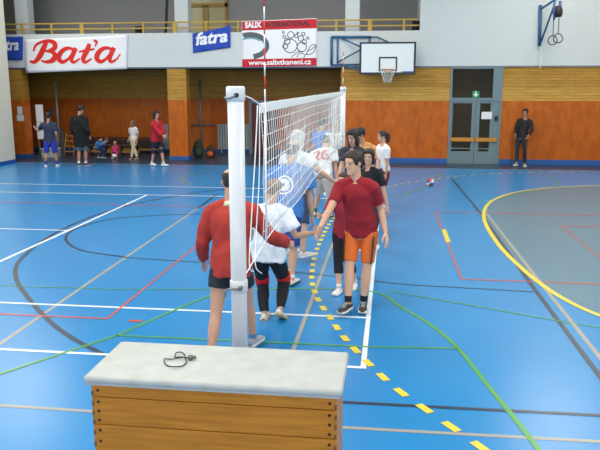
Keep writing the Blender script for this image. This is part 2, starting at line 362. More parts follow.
def shoe(name, A, fwd, up, H, mu, ms, parent, mlace=None):
    """A: point on the sole under the ankle"""
    k = H; x = fwd.cross(up).normalized()
    st = [(-.040, .013, .030), (-.034, .020, .044), (-.015, .0235, .050), (.015, .0245, .046), (.045, .0265, .036), (.075, .0295, .028), (.098, .026, .023), (.113, .014, .018)]
    def ring(s, w, h, z0):
        c = A + fwd * s * k; pts = []
        for i in range(14):
            a = 2 * math.pi * i / 14; px = math.cos(a); pz = math.sin(a)
            z = z0 + (h * k - z0) * (max(0, pz) ** .8) if pz > 0 else z0
            wx = w * k * (1 if pz <= 0 else (.55 + .45 * (1 - max(0, pz) ** 2)) if h > .035 else 1) * (math.copysign(abs(px) ** .7, px))
            pts.append(c + x * wx + up * (z + (.0005 * pz)))
        return pts
    bm = NB(); loft(bm, [ring(s, w, h, .008 * k) for s, w, h in st])
    o = link(name, bm, mu, parent)
    bm = NB()
    lo = [A + fwd * s * k + x * (w * k + .004) for s, w, h in st]; ro = [A + fwd * s * k - x * (w * k + .004) for s, w, h in st][::-1]
    loop = lo + ro
    loft(bm, [[p + up * .0 for p in loop], [p + up * (.014 * k) for p in loop]]); s = link('sole', bm, ms, o)
    if mlace:
        bm = NB()
        for j in range(4):
            c = A + fwd * (.03 + .013 * j) * k + up * (.0425 - .0045 * j) * k
            chain(bm, [c - x * .012 * k, c + up * .003 * k, c + x * .012 * k], .0022 * k, fwd, 6)
        link('laces', bm, mlace, o)
    return o

def hair(parent, MH, style, m, seed=0):
    bm = NB(); N = 44; K = 12
    def zlow(a):
        if style == 'bald': return interp([(0, .2), (60, .12), (80, .0), (100, .04), (130, -.2), (180, -.3)], a)[0]
        if style in ('short', 'pony'): return interp([(0, .3), (42, .27), (62, .0), (78, -.1), (92, .04), (108, .0), (135, -.24), (180, -.32)], a)[0]
        zl = {'bob': -.5, 'long': -.95}[style]
        return interp([(0, .3), (44, .26), (62, -.05), (76, zl), (180, zl - .06)], a)[0]
    ztop = .36 if style == 'bald' else .492
    th0 = {'bald': .03, 'short': .075, 'pony': .055, 'bob': .1, 'long': .1}[style]
    def pt(phi, z, th):
        rx, ry, of = interp(HEAD, z)
        if z < .1 and style in ('bob', 'long'):
            s = min(1, (.1 - z) / .3); rx = lerp(rx, .335, s); of = lerp(of, -.05, s); ry = lerp(ry, .40, s)
        p = V((rx * math.sin(phi), of + ry * math.cos(phi), z)); c = V((0, -.03, min(.05, z)))
        return c + (p - c) * (1 + th / .36)
    rows = []
    for k in range(-1, K + 1):
        ring = []
        for i in range(N):
            phi = 2 * math.pi * i / N; a = abs((math.degrees(phi) + 180) % 360 - 180)
            z0 = zlow(a); kk = max(k, 0); s = kk / K; z = z0 + (ztop - z0) * (1 - (1 - s) ** 1.4)
            th = th0 * (.35 + .65 * min(1, s * 3)) + (.035 * noise.noise(V((math.sin(phi) * 4, math.cos(phi) * 4, z * 7 + seed)))) * min(1, s * 4) * (0.3 if style == 'bald' else 1)
            if k < 0: th = -.06
            if style == 'bald' and k == K: th = -.03
            ring.append(MH @ pt(phi, z, th))
        rows.append(ring)
    loft(bm, rows)
    if style == 'pony':
        p = [V((0, -.4, .15)), V((0, -.55, .12)), V((0, -.6, -.1)), V((0, -.55, -.4)), V((0, -.52, -.6))]
        chain(bm, [MH @ q for q in smoothline(p, 3)], [.03 + .02 * math.sin(i / 12 * 3) for i in range(13)], V((1, 0, 0)), 8)
    return link('hair', bm, m, parent)

def person(label, H, feet, face, group=None, pel=None, neck=None, lean=0, hands=(None, None), head=None, hpitch=0, htilt=0, look={}, vox=.006, fem=False, toes=(None, None), lift=(0, 0), sway=0, shyaw=None, knees=(None, None), elbows=(None, None), curl=.35, smile=False, seed=1, lifttoe=(0, 0)):
    """feet: (left, right) ground points below the ankles; face: heading of the chest; hands: wrist points"""
    f = hvec(face); r = V((f.y, -f.x, 0)); up = V((0, 0, 1))
    fL, fR = [V((p[0], p[1], lift[i])) for i, p in enumerate(feet)]
    if pel is None: pel = V(((fL.x + fR.x) / 2, (fL.y + fR.y) / 2, .505 * H)) - f * (math.sin(math.radians(lean)) * .08)
    pel = V(pel); tl = .325 * H
    if neck is None: neck = pel + (up * math.cos(math.radians(lean)) + f * math.sin(math.radians(lean)) + r * sway).normalized() * tl
    else: neck = pel + (V(neck) - pel).normalized() * tl
    sp = (neck - pel).normalized()
    sf = hvec(shyaw) if shyaw is not None else f; sr = perp(sp, V((sf.y, -sf.x, 0))); sfw = sp.cross(sr) * 1.0
    if sfw.dot(f) < 0 and abs(sp.z) > .3: sfw = -sfw
    hr = perp(sp.lerp(up, .5).normalized(), r)
    sw = (.095 if fem else .106) * H
    shR = neck + sr * sw - sp * .03 * H; shL = neck - sr * sw - sp * .03 * H
    hpR, hpL = pel + hr * .053 * H, pel - hr * .053 * H
    root = empty('person', (fL + fR) * .5 * V((1, 1, 0)) if False else V(((fL.x + fR.x) / 2, (fL.y + fR.y) / 2, 0)), label, 'person', group)
    L = dict(skin=(206, 156, 128), hair=(44, 34, 30), style='short', shirt=(200, 200, 200), sleeve='short', hem=-.1, loose=.012, bottom=(30, 30, 34), blen='short', shoes=(230, 230, 230), sole=(235, 235, 232), socks=None, sockh=.12)
    L.update(look)
    # arms
    arms = []
    for i, (sh, s, side) in enumerate(((shL, hands[0], -1), (shR, hands[1], 1))):
        if s is None: s = sh + V((0, 0, -.29 * H)) + sr * side * .03 * H + f * .05 * H
        hint = elbows[i] if elbows[i] is not None else (-f * .9 + sr * side * .15 - up * .3)
        e, w = ik(sh, V(s), .172 * H, .15 * H, V(hint)); arms.append((sh, e, w, side))
    legs = []
    for i, (hp, ft, side) in enumerate(((hpL, fL, -1), (hpR, fR, 1))):
        td = hvec(toes[i] if toes[i] is not None else face + 8 * side)
        lt = math.radians(lifttoe[i]); fup = (up * math.cos(lt) + td * math.sin(lt)); tdir = (td * math.cos(lt) - up * math.sin(lt))
        ank = ft + fup * .045 * H
        hint = knees[i] if knees[i] is not None else f + sr * side * .12
        kn, an = ik(hp, ank, .235 * H, .228 * H, V(hint)); legs.append((hp, kn, an, an - fup * .045 * H, tdir, fup, side))
    # head frame
    hf = hvec(face if head is None else head); hrt = V((hf.y, -hf.x, 0)); hp_ = math.radians(hpitch)
    hup = up * math.cos(hp_) + hf * math.sin(hp_); hfd = hf * math.cos(hp_) - up * math.sin(hp_)
    hup = (hup + hrt * math.tan(math.radians(htilt))).normalized(); hrt = perp(hup, hrt); hfd = hup.cross(hrt)
    hh = .135 * H * (1.0)
    hc = neck + sp * .035 * H + hup * (.085 * H) + hfd * .012 * H
    MH = Matrix.Translation(hc) @ Matrix((hrt, hfd, hup)).transposed().to_4x4() @ Matrix.Scale(hh, 4)
    def tframe(t): return pel.lerp(neck, t), hr.lerp(sr, max(0, min(1, t))).normalized()
    def torso(bm, t0, t1, grow, growy=None, steps=12, fl=0):
        rings = []
        for i in range(steps + 1):
            t = lerp(t0, t1, i / steps); c, x = tframe(t); rx, ry = interp(TORSO, t); y = x.cross(sp).normalized()
            if fem: rx *= .94 + (.08 if t < .2 else 0)
            g = grow * (1 if t < .85 else lerp(1, .5, min(1, (t - .85) / .15)))
            tt = t if t > .3 else .3; 
            if fl and t < .3: rx = max(rx, interp(TORSO, .12)[0] * .97); ry = max(ry, interp(TORSO, .1)[1])
            rings.append(ell(c, x, y, rx * H + g, ry * H + g, 20))
        loft(bm, rings)
    def sleevechain(bm, a, fr, grow):
        sh, e, w, side = a
        st = [(0, .031), (.3, .0295), (.65, .026), (1, .0225), (1.25, .0235), (1.6, .0195), (2, .0155)]
        pts, rad = [], []
        n = 12
        for i in range(n + 1):
            t = fr * i / n; p = sh.lerp(e, t) if t <= 1 else e.lerp(w, t - 1)
            pts.append(p); rad.append(interp(st, t)[0] * H + grow * (1 + .2 * (i / n if fr <= 1 else 0)))
        d0 = (e - sh).normalized(); pts = [sh - d0 * .024 * H, sh - d0 * .014 * H] + pts; rad = [rad[0] * .45, rad[0] * .85] + rad
        chain(bm, pts, rad, sr, 12)
    def trap(bm, grow):
        for sh in (shL, shR):
            chain(bm, [neck + sp * .012 * H, neck.lerp(sh, .45) + sp * .006 * H, sh, sh + (sh - neck).normalized() * .012 * H], [.026 * H + grow * .5, .031 * H + grow, .0325 * H + grow, .022 * H + grow], sfw, 12)
    LEG = [(0, .050), (.25, .0485), (.6, .0405), (1, .0305), (1.15, .0300), (1.35, .0325), (1.7, .0235), (2, .0195)]
    def legchain(bm, l, fr0, fr1, grow, flare=0, n=14):
        hp, kn, an = l[:3]; pts, rad = [], []
        for i in range(n + 1):
            t = lerp(fr0, fr1, i / n); p = hp.lerp(kn, t) if t <= 1 else kn.lerp(an, t - 1)
            pts.append(p); rad.append(interp(LEG, t)[0] * H + grow + flare * i / n)
        chain(bm, pts, rad, sr, 14)
    # body: one surface
    bm = NB(); torso(bm, -.14, 1.02, 0); trap(bm, 0)
    chain(bm, [neck - sp * .02 * H, neck + sp * .03 * H, hc - hup * .22 * hh - hfd * .06 * hh], [.036 * H, .0325 * H, .033 * H], sr, 14)
    for a in arms:
        sleevechain(bm, a, 2, 0); sh, e, w, side = a; fd = (w - e).normalized()
        inn = -sr * side; inn = perp(fd, inn if abs(fd.dot(sr)) < .8 else -up); tdir = perp(fd, f + up * (1.2 if fd.z > -.75 else .0)); tdir = perp(fd, tdir - inn * tdir.dot(inn))
        hand(bm, w, fd, inn, tdir, H, curl)
    for l in legs:
        legchain(bm, l, 0, 2, 0); hp, kn, an, so, td, fu, side = l
        chain(bm, [so + fu * .03 * H - td * .025 * H, so + fu * .03 * H, so + fu * .02 * H + td * .05 * H, so + fu * .015 * H + td * .09 * H], [.018 * H, .019 * H, .014 * H, .009 * H], td.cross(fu), 10)
    rings = []
    for z, rx, ry, of in HEAD: rings.append([MH @ V((rx * math.cos(2 * math.pi * i / 20), of + ry * math.sin(2 * math.pi * i / 20), z)) for i in range(20)])
    loft(bm, rings)
    chain(bm, [MH @ V(p) for p in ((0, .35, .1), (0, .41, .02), (0, .475, -.09), (0, .44, -.15), (0, .33, -.16))], [.028 * hh, .035 * hh, .05 * hh, .05 * hh, .03 * hh], hrt, 8)
    for s in (-1, 1):
        ellipsoid(bm, MH @ V((s * .335, -.04, -.03)), hrt * .035 * hh, hfd * .08 * hh, hup * .12 * hh)
        chain(bm, [MH @ V(p) for p in ((s * .05, .39, .085), (s * .15, .375, .1), (s * .24, .30, .07))], [.03 * hh, .035 * hh, .025 * hh], hup, 8)
    me = remesh(bm, vox, 2); inv = MH.inverted()
    sk = skinmat(L['skin'])
    brow = mat('hair_%d_%d_%d' % L['hair'], L['hair'], .6, .3, 40)
    for m in (sk, lipm, eyew, eyed, brow, teeth): me.materials.append(m)
    for p in me.polygons:
        c = inv @ p.center
        if c.z < -.5 or c.z > .3 or c.y < .1 or abs(c.x) > .3: continue
        ax = abs(c.x); mi = 0
        ex = (ax - .14) / .062; ez = (c.z - .015) / .034
        if ex * ex + ez * ez < 1: mi = 3 if abs(ax - .14) < .03 else 2
        elif abs(c.z - (.115 - 1.2 * (ax - .14) ** 2)) < .015 and .05 < ax < .24: mi = 4
        elif ax < (.135 if smile else .11):
            zc = -.285 + (.55 * ax if smile else .1 * ax)* (1 if smile else 1)
            if abs(c.z - zc) < .032: mi = 5 if (smile and abs(c.z - zc) < .016 and ax < .1) else 1
        p.material_index = mi
    link('body', me, [sk], root)
    hair(root, MH, L['style'], brow, seed)
    # top
    g = L['loose']; bm = NB(); torso(bm, L['hem'], .985, g, fl=1); trap(bm, g * .55)
    for a in arms: sleevechain(bm, a, .72 if L['sleeve'] == 'short' else 1.93, g * (1.2 if L['sleeve'] == 'short' else .9))
    top = link(L.get('topname', 'shirt'), remesh(bm, max(vox, .008), 9, .008 + g * .3, seed), cloth(L['shirt']), root)
    if L.get('collar'):
        bm = NB(); chain(bm, [neck - sp * .005 * H, neck + sp * .012 * H, neck + sp * .022 * H], [.05 * H, .044 * H, .039 * H], sr, 18); link('collar', bm, cloth(L['collar']), root)
    if L['sleeve'] == 'long' and L.get('cuffs', True):
        for sh, e, w, side in arms:
            bm = NB(); chain(bm, [e.lerp(w, .86), e.lerp(w, .97)], [.0235 * H, .0215 * H], sr, 12); link('cuff', bm, cloth(tuple(int(v * .8) for v in L['shirt'])), top)
    # bottoms
    end = {'short': .78, 'knee': 1.0, 'capri': 1.5, 'long': 1.93, 'brief': .45}[L['blen']] if isinstance(L['blen'], str) else L['blen']
    gb = L.get('bloose', .02 if end < 1.2 else .012)
    bm = NB(); torso(bm, -.05 if end < 1.2 else -.12, .25, gb * .6)
    for l in legs: legchain(bm, l, 0, end, gb, L.get('flare', .012 if end < 1.1 else 0))
    bot = link(L.get('botname', 'shorts' if end < 1.2 else 'trousers'), remesh(bm, max(vox, .008), 2, .005 + gb * .2, seed + 5), cloth(L['bottom']), root)
    if L.get('stripe'):
        for l in legs:
            bm = NB(); pts = []
            for i in range(8):
                t = lerp(.08, end * .97, i / 7); p = l[0].lerp(l[1], t) if t <= 1 else l[1].lerp(l[2], t - 1)
                pts.append(p + (sr * l[6] * .75 + sfw * .66) * (interp(LEG, t)[0] * H + gb + .010 + L.get('flare', 0) * i / 7))
            chain(bm, pts, [(.004, .028)] * 8, sr, 8); link('side_stripe', bm, cloth(L['stripe']), bot)
    for l, side in zip(legs, (-1, 1)):
        hp, kn, an, so, td, fu, _ = l
        if L['socks']:
            bm = NB(); legchain(bm, l, 2 - L['sockh'] / .11 * .25, 1.99, .005); link('sock', bm, cloth(L['socks']), root)
        if L.get('knee'):
            bm = NB(); legchain(bm, l, .8, 1.14, .03, 0, 8); link('knee_pad', remesh(bm, .01, 2, .003, seed), cloth(L['knee']), root)
        shoe('shoe', so, td, fu, H, cloth(L['shoes']), cloth(L['sole']), root, L.get('lace') and cloth(L['lace']))
    return dict(root=root, top=top, tframe=tframe, sr=sr, sp=sp, sfw=sfw, H=H, neck=neck, pel=pel)

# text helper: flat letter shapes as a bmesh, origin at (0,0), in the xz plane facing -Y
def text_bm(s, size, shear=0, bold=0, M=Matrix.Identity(4), align='CENTER', mi=0, sx=1):
    c = bpy.data.curves.new('t', 'FONT'); c.body = s; c.size = size; c.shear = shear; c.offset = bold; c.align_x = align; c.resolution_u = 4
    o = bpy.data.objects.new('t', c); S.collection.objects.link(o)
    dg = bpy.context.evaluated_depsgraph_get(); me = bpy.data.meshes.new_from_object(o.evaluated_get(dg))
    bm = NB(); bm.from_mesh(me); bpy.data.objects.remove(o); bpy.data.meshes.remove(me)
    for v in bm.verts: v.co = M @ V((v.co.x * sx, 0, v.co.y))
    for f in bm.faces: f.material_index = mi
    return bm
def wrap(bm, obj, origin, xd, zd, nrm, off=.006):
    """lay a flat xz lettering mesh on the surface of obj"""
    bmesh.ops.triangulate(bm, faces=bm.faces[:])
    bmesh.ops.subdivide_edges(bm, edges=bm.edges[:], cuts=1)
    lost = []; M = wm(obj); t = BVHTree.FromPolygons([M @ v.co for v in obj.data.vertices], [p.vertices[:] for p in obj.data.polygons])
    for v in bm.verts:
        p = origin + xd * v.co.x + zd * v.co.z; h = t.ray_cast(p + nrm * .6, -nrm)
        if h[0]: v.co = h[0] + nrm * off
        else: lost.append(v)
    bmesh.ops.delete(bm, geom=lost, context='VERTS')
    return bm

# ------------------------------------------------------------------ vaulting box with whistle
wood = boards('varnished_pine', (202, 134, 44), (190, 122, 38), (150, 96, 40), 9, 9, .001, (2, 8, 26), .45)
joint_wood = mat('end_grain', (120, 76, 34), .6); dark_wood = mat('dark_dowel', (58, 34, 20), .6)
leather = mat('pale_worn_leather', (180, 182, 178), .6, .2, 11, .15, 40)
VX0, VX1, VY0, VY1, VT = -1.522, -.2, 3.15, 3.665, 1.11
vb = empty('vaulting_box', ((VX0 + VX1) / 2, (VY0 + VY1) / 2, 0), 'wooden vaulting box with pale padded top, standing before the near net post', 'vaulting box')
bm = B(VX0, VX1, VY0, VY1, VT - .042, VT, bev=.018)
link('padded_top', bm, leather, vb)
bm = NB(); box(bm, VX0 + .012, VX1 - .012, VY0 + .004, VY1 - .004, VT - .047, VT - .036); link('pad_welt', bm, mat('grey_welt', (170, 172, 170), .6), vb, False)
zs = [VT - .047, VT - .122, VT - .275, VT - .46, VT - .69, VT - .89, 0]
for k, (zt, zb) in enumerate(zip(zs, zs[1:])):
    a, b, c, e = VX0 + .03, VX1 - .03, VY0 + .03, VY1 - .03
    bm = NB(); zz0, zz1 = zb + .003, zt - .002
    for q in ((a, b, c, c + .025), (a, b, e - .025, e), (a, a + .025, c + .025, e - .025), (b - .025, b, c + .025, e - .025)): box(bm, *q, zz0, zz1, bev=.003)
    fr = link('box_section', bm, wood, vb, False)
    n = 1 if k == 0 else 3
    for xx in (a + .035, b - .035):
        for j in range(n):
            z = lerp(zb, zt, (j + .5) / n); link('dowel', chain(NB(), [(xx, c - .002, z), (xx, c + .01, z)], .0085, n=10), dark_wood, fr)
    for xx, s in ((a, 1), (b, -1)):
        for j in range(n * 2):
            z = lerp(zb, zt, (j + .5) / (n * 2))
            if j % 2 == 0: link('finger_joint', B(min(xx - s * .001, xx + s * .012), max(xx - s * .001, xx + s * .012), c - .001, c + .012, z - .012, z + .012), joint_wood, fr, False)
wp = at(181, 356, 3.5); wx, wy, wz = -1.10, 3.40, VT + .004
wt = empty('whistle', (wx, wy, wz), 'whistle on a looped dark cord lying on the padded box top', 'whistle')
lp = [(.02, .05), (-.01, .075), (-.035, .06), (-.03, .035), (.0, .03), (.03, .02), (.052, -.01), (.045, -.05), (.01, -.065), (-.035, -.045), (-.065, -.02), (-.07, .0), (-.055, .012), (-.02, .012), (.01, .02), (.04, .035), (.05, .02)]
link('cord', tube(smoothline([(wx + p[0], wy + p[1] * 1.5, wz + .004 * (i % 3)) for i, p in enumerate(lp)], 5), .0032, 8), mat('dark_cord', (44, 50, 46), .8), wt)
bm = NB(); c0 = V((wx + .062, wy + .03, wz + .011))
chain(bm, [c0 - V((.0, 0, .011)), c0 + V((0, 0, .011))], .0125, n=16); box(bm, c0.x, c0.x + .03, c0.y + .001, c0.y + .012, c0.z - .009, c0.z + .009, bev=.002)
link('whistle_body', bm, mat('dull_metal', (120, 124, 116), .35, metal=.7), wt)

# ------------------------------------------------------------------ net, posts, antennas
NX = -.97
def post(Y, label, near):
    x = NX - .02
    r = empty('net_post', (x, Y, 0), label, 'net post', 'volleyball posts')
    link('pole', chain(NB(), [(x, Y, .02), (x, Y, 2.545)], .053, n=28), white_steel, r)
    link('floor_plate', chain(NB(), [(x, Y, 0), (x, Y, .02)], .12, n=28), white_steel, r)
    h = link('head_collar', chain(NB(), [(x, Y, 2.46), (x, Y, 2.47), (x, Y, 2.548), (x, Y, 2.556)], [.056, .061, .061, .05], n=28), white_steel, r)
    link('pulley', chain(NB(), [(x + .02, Y - .055, 2.50), (x + .02, Y - .085, 2.50)], .014, n=14), black_pl, h)
    link('hook', tube(smoothline([(x + .02, Y - .08, 2.5), (x - .01, Y - .09, 2.485), (x - .045, Y - .07, 2.478), (x - .06, Y - .04, 2.485)], 4), .006), steel, h)
    c = link('tension_collar', chain(NB(), [(x, Y, 1.195), (x, Y, 1.2), (x, Y, 1.275), (x, Y, 1.28)], [.054, .06, .06, .054], n=28), white_steel, r)
    link('crank', tube(smoothline([(x + .03, Y - .06, 1.225), (x - .02, Y - .085, 1.235), (x - .06, Y - .085, 1.23), (x - .075, Y - .085, 1.205), (x - .07, Y - .085, 1.185)], 4), .008), steel, c)
    link('bolt', chain(NB(), [(x + .025, Y - .05, 1.24), (x + .025, Y - .075, 1.24)], .016, n=6), steel, c)
    return r
PN, PF = 4.44, 14.5
post(PN, 'white volleyball post right behind the vaulting box', 1)
post(PF, 'white volleyball post at the far end of the net', 0)
N0, N1 = 5.22, 14.15
net = empty('volleyball_net', (NX, (N0 + N1) / 2, 1.3), 'white square-mesh volleyball net stretched between the two white posts', 'net')
def ztop(Y): return 2.432 + .035 * (Y - N0) / (N1 - N0)
def zbot(Y): return 1.345 + .09 * (Y - N0) / (N1 - N0) + .012 * math.sin(Y * 2.3)
def npt(u, v):
    Y = lerp(N0, N1, u); w = math.sin(math.pi * v)
    return V((NX + .035 * w * math.sin(Y * 1.3) + .012 * w * noise.noise(V((Y * 3, v * 5, 0))), Y + .02 * w * noise.noise(V((Y * 2, v * 4, 5))), lerp(ztop(Y) - .03, zbot(Y), v)))
bm = NB(); nc, nr = 92, 10
for i in range(nc + 1): chain(bm, [npt(i / nc, j / nr) for j in range(nr + 1)], .0023, V((1, 0, 0)), 4)
for j in range(1, nr): chain(bm, [npt(i / nc, j / nr) + V((0, 0, -.012 * (i % 2) if i else 0)) for i in range(nc + 1)], .0027, V((1, 0, 0)), 4)
link('mesh', bm, cordw, net)
bm = NB(); rings = []
for i in range(25):
    Y = lerp(N0 - .04, N1 + .04, i / 24); rings.append([V((NX + sx * .008, Y, ztop(Y) + dz)) for sx, dz in ((-1, 0), (1, 0), (1.2, -.035), (1, -.072), (-1, -.072), (-1.2, -.035))])
loft(bm, rings); link('top_band', bm, mat('net_band', (238, 240, 240), .7, .02), net, False)
link('bottom_cord', tube([npt(i / nc, 1) for i in range(nc + 1)], .004, 6), cordw, net)
link('tie_rope', tube(smoothline([(NX, N0, ztop(N0) - .02), (NX - .01, 4.9, 2.47), (NX - .02, PN + .05, 2.51)], 4), .005), cordw, net)
link('tie_rope', tube(smoothline([(NX, N1, ztop(N1) - .02), (NX - .01, N1 + .15, 2.49), (NX - .02, PF - .05, 2.51)], 4), .005), cordw, net)
link('tie_rope', tube(smoothline([npt(0, 1), V((NX, 4.8, 1.3)), V((NX - .02, PN + .05, 1.24))], 5), .004), cordw, net)
link('tie_rope', tube(smoothline([npt(1, 1), V((NX, N1 + .15, 1.4)), V((NX - .02, PF - .05, 1.24))], 5), .004), cordw, net)
link('hanging_rope', tube(smoothline([(NX, 5.08, 2.42), (NX, 4.98, 2.1), (NX - .01, 4.84, 1.6), (NX - .01, 4.75, 1.3), (NX + .01, 4.8, 1.24)], 5), .0045), cordw, net)
link('hanging_rope', tube(smoothline([(NX + .01, 5.1, 2.38), (NX + .01, 5.06, 1.9), (NX + .0, 4.95, 1.45), (NX + .02, 4.82, 1.28), (NX + .05, 4.9, 1.2)], 5), .004), cordw, net)
link('strap', tube([(NX + .005, N1 + .03, 2.4), (NX + .005, N1 + .03, 1.44)], .008), cordw, net)
def antenna(Y, label):
    r = empty('antenna', (NX + .016, Y, 1.4), label, 'antenna', 'net antennas')
    z = 1.36; k = 0
    while z < 3.25:
        inpocket = z < 2.43
        zt = 2.435 if z < 2.4 else min(z + .1, 3.26)
        link('pocket' if inpocket else 'band', chain(NB(), [(NX + .016, Y, z), (NX + .016, Y, zt)], .009 if inpocket else .0055, n=10), cordw if (inpocket or k % 2 == 0) else red_pl, r)
        z = zt + .0; k = k + (0 if inpocket else 1)
antenna(5.30, 'red and white banded antenna rising from the near end of the net')
antenna(13.95, 'red and white banded antenna rising from the far end of the net')
sb = empty('rope_bundle', (NX - .1, PF - .2, 1.5), 'white bundle of folded net straps beside the far post', 'rope')
bm = NB()
for j in range(6): chain(bm, smoothline([(NX - .32 + .06 * j, PF - .08, 1.62), (NX - .33 + .06 * j, PF - .1, 1.45), (NX - .32 + .06 * j, PF - .08, 1.3)], 3), .018, n=6)
chain(bm, [(NX - .36, PF - .08, 1.6), (NX + .03, PF - .08, 1.58)], .02, n=8); link('straps', bm, cordw, sb)

# ------------------------------------------------------------------ banners on the parapet
def banner(name, c4, m, label, cat, wav=.02, seed=0, thick=.004, nx=28, nz=12, parent=None, sag=.02):
    """c4: top-left, top-right, bottom-right, bottom-left on the parapet face"""
    bm = NB(); G = []
    for side in (0, 1):
        g = []
        for j in range(nz + 1):
            row = []
            for i in range(nx + 1):
                u, v = i / nx, j / nz; p = c4[0].lerp(c4[1], u).lerp(c4[3].lerp(c4[2], u), v)
                h = wav * (.5 + noise.noise(V((u * 5 + seed, v * 2.2 - u * 2, seed)))) + .006
                row.append(bm.verts.new((p.x, WY - .035 - max(h, .004) - (thick if side == 0 else 0), p.z - sag * math.sin(u * math.pi) * (1 - v))))
            g.append(row)
        for j in range(nz):
            for i in range(nx): bm.faces.new((g[j][i], g[j][i + 1], g[j + 1][i + 1], g[j + 1][i]) if side else (g[j][i], g[j + 1][i], g[j + 1][i + 1], g[j][i + 1]))
        G.append(g)
    a, b = G
    edge = [(0, i) for i in range(nx + 1)] + [(j, nx) for j in range(1, nz + 1)] + [(nz, i) for i in range(nx - 1, -1, -1)] + [(j, 0) for j in range(nz - 1, 0, -1)]
    for (j, i), (l, k) in zip(edge, edge[1:] + edge[:1]): bm.faces.new((a[j][i], a[l][k], b[l][k], b[j][i]))
    o = link(name, bm, m, parent)
    if label: tag(o, label, cat)
    return o
def stroke(bm, pts, ws):
    pts = smoothline([(p[0], 0, p[1]) for p in pts], 5); n = len(pts)
    w = [interp([(i, v) for i, v in enumerate(ws)], k / (n - 1) * (len(ws) - 1))[0] / 2 for k in range(n)]
    L, R = [], []
    for i, p in enumerate(pts):
        t = (pts[min(i + 1, n - 1)] - pts[max(i - 1, 0)]).normalized(); q = V((-t.z, 0, t.x)) * w[i]
        L.append(bm.verts.new(p + q)); R.append(bm.verts.new(p - q))
    for i in range(n - 1): bm.faces.new((L[i], L[i + 1], R[i + 1], R[i]))
P = lambda x, y: at(x, y, WY)
fabric_white = mat('banner_white', (236, 236, 240), .8, .02)
flag_blue = mat('flag_blue', (32, 72, 176), .75, .08, 5)
print_white = mat('print_white', (240, 240, 244), .8, .01)
ba = banner('banner', [P(24.5, 39.5), P(128.5, 34.5), P(127.5, 69), P(26.5, 73)], fabric_white, 'white banner with red Bata lettering hanging on the gallery front', 'banner', .022, 1)
bm = NB()
LA = [([(226, 92), (212, 85), (196, 88), (182, 102), (179, 117), (190, 126), (206, 118), (219, 100)], [8, 9, 12, 16, 16, 12, 8, 5]), ([(230, 84), (222, 102), (217, 118), (224, 127), (243, 115)], [13, 15, 14, 9, 4])]
for pts, ws in [([(142, 66), (132, 88), (121, 110), (107, 126), (93, 124)], [13, 17, 17, 11, 7]), ([(103, 94), (110, 76), (128, 66), (150, 63), (166, 70), (166, 84), (152, 92), (138, 94)], [6, 7, 8, 11, 15, 15, 10, 5]),
    ([(140, 94), (158, 96), (168, 107), (160, 121), (142, 126), (126, 122)], [5, 10, 17, 16, 9, 4]), ([(166, 118), (174, 112), (182, 102)], [4, 4, 4])] + LA + [
    ([(271, 72), (262, 94), (252, 116), (258, 127), (278, 116)], [12, 16, 15, 9, 4]), ([(238, 96), (258, 92), (286, 87)], [4, 8, 5]), ([(284, 62), (293, 66), (287, 80)], [8, 8, 3])] + [([(x + 114, y - 1) for x, y in p], w) for p, w in LA] + [([(355, 114), (363, 102)], [4, 4])]:
    q = [P(x / 3, 20 + y / 3) for x, y in pts]; stroke(bm, [(p.x, p.z) for p in q], [w / 3 * .0345 for w in ws])
link('lettering', wrap(bm, ba, V((0, WY - .05, 0)), V((1, 0, 0)), V((0, 0, 1)), V((0, -1, 0)), .012), mat('print_red', (222, 34, 30), .7, .02), ba, False)
f1 = banner('flag', [P(193, 33.5), P(231, 25.5), P(231, 47.5), P(193.5, 53)], flag_blue, 'blue flag with white fatra lettering, right of the white banner', 'flag', .04, 3)
a = math.radians(6)
link('lettering', wrap(text_bm('fatra', .56, .3, .018, Matrix.Rotation(-a, 4, 'Y'), sx=1.1), f1, P(211.5, 43.4), V((1, 0, 0)), V((0, 0, 1)), V((0, -1, 0)), .006), print_white, f1, False)
f2 = banner('flag', [P(-14, 36), P(24, 36.5), P(23.5, 60), P(-13, 60)], flag_blue, 'blue flag partly hidden at the far left of the gallery front', 'flag', .03, 6)
link('lettering', wrap(text_bm('fatra', .54, .28, .014, sx=.8), f2, P(9, 50), V((1, 0, 0)), V((0, 0, 1)), V((0, -1, 0)), .006), print_white, f2, False)
# sponsor banner with red bands, tyre-like ring and line drawing
sbn = banner('banner', [P(242, 21.5), P(317.2, 18.3), P(317, 66), P(242.2, 67.2)], fabric_white, 'white sponsor banner with red bands, grey ring and bubble drawing, above the net', 'banner', .014, 9, sag=0)
up_, dn = V((0, -1, 0)), 0
bred = mat('banner_red', (196, 30, 44), .75, .04); bgrey = mat('print_grey', (86, 92, 102), .7, .15, 10); bink = mat('print_ink', (44, 42, 50), .7); bteal = mat('print_teal', (110, 170, 176), .7)
def quadbm(c4, nx=24):
    bm = NB(); r = []
    for i in range(nx + 1):
        u = i / nx; t, b = c4[0].lerp(c4[1], u), c4[3].lerp(c4[2], u); r.append((bm.verts.new((t.x, 0, t.z)), bm.verts.new(((t.x + b.x) / 2, 0, (t.z + b.z) / 2)), bm.verts.new((b.x, 0, b.z))))
    for p, q in zip(r, r[1:]):
        bm.faces.new((p[0], q[0], q[1], p[1])); bm.faces.new((p[1], q[1], q[2], p[2]))
    return bm
O, XD, ZD, ND = V((0, WY - .05, 0)), V((1, 0, 0)), V((0, 0, 1)), V((0, -1, 0))
link('red_band', wrap(quadbm([P(242.4, 21.9), P(317, 18.9), P(317, 28.3), P(242.4, 30.6)]), sbn, O, XD, ZD, ND, .005), bred, sbn, False)
link('red_band', wrap(quadbm([P(242.6, 59.3), P(316.8, 58), P(316.8, 65.8), P(242.6, 67)]), sbn, O, XD, ZD, ND, .005), bred, sbn, False)
rot = Matrix.Rotation(-math.radians(1.6), 4, 'Y')
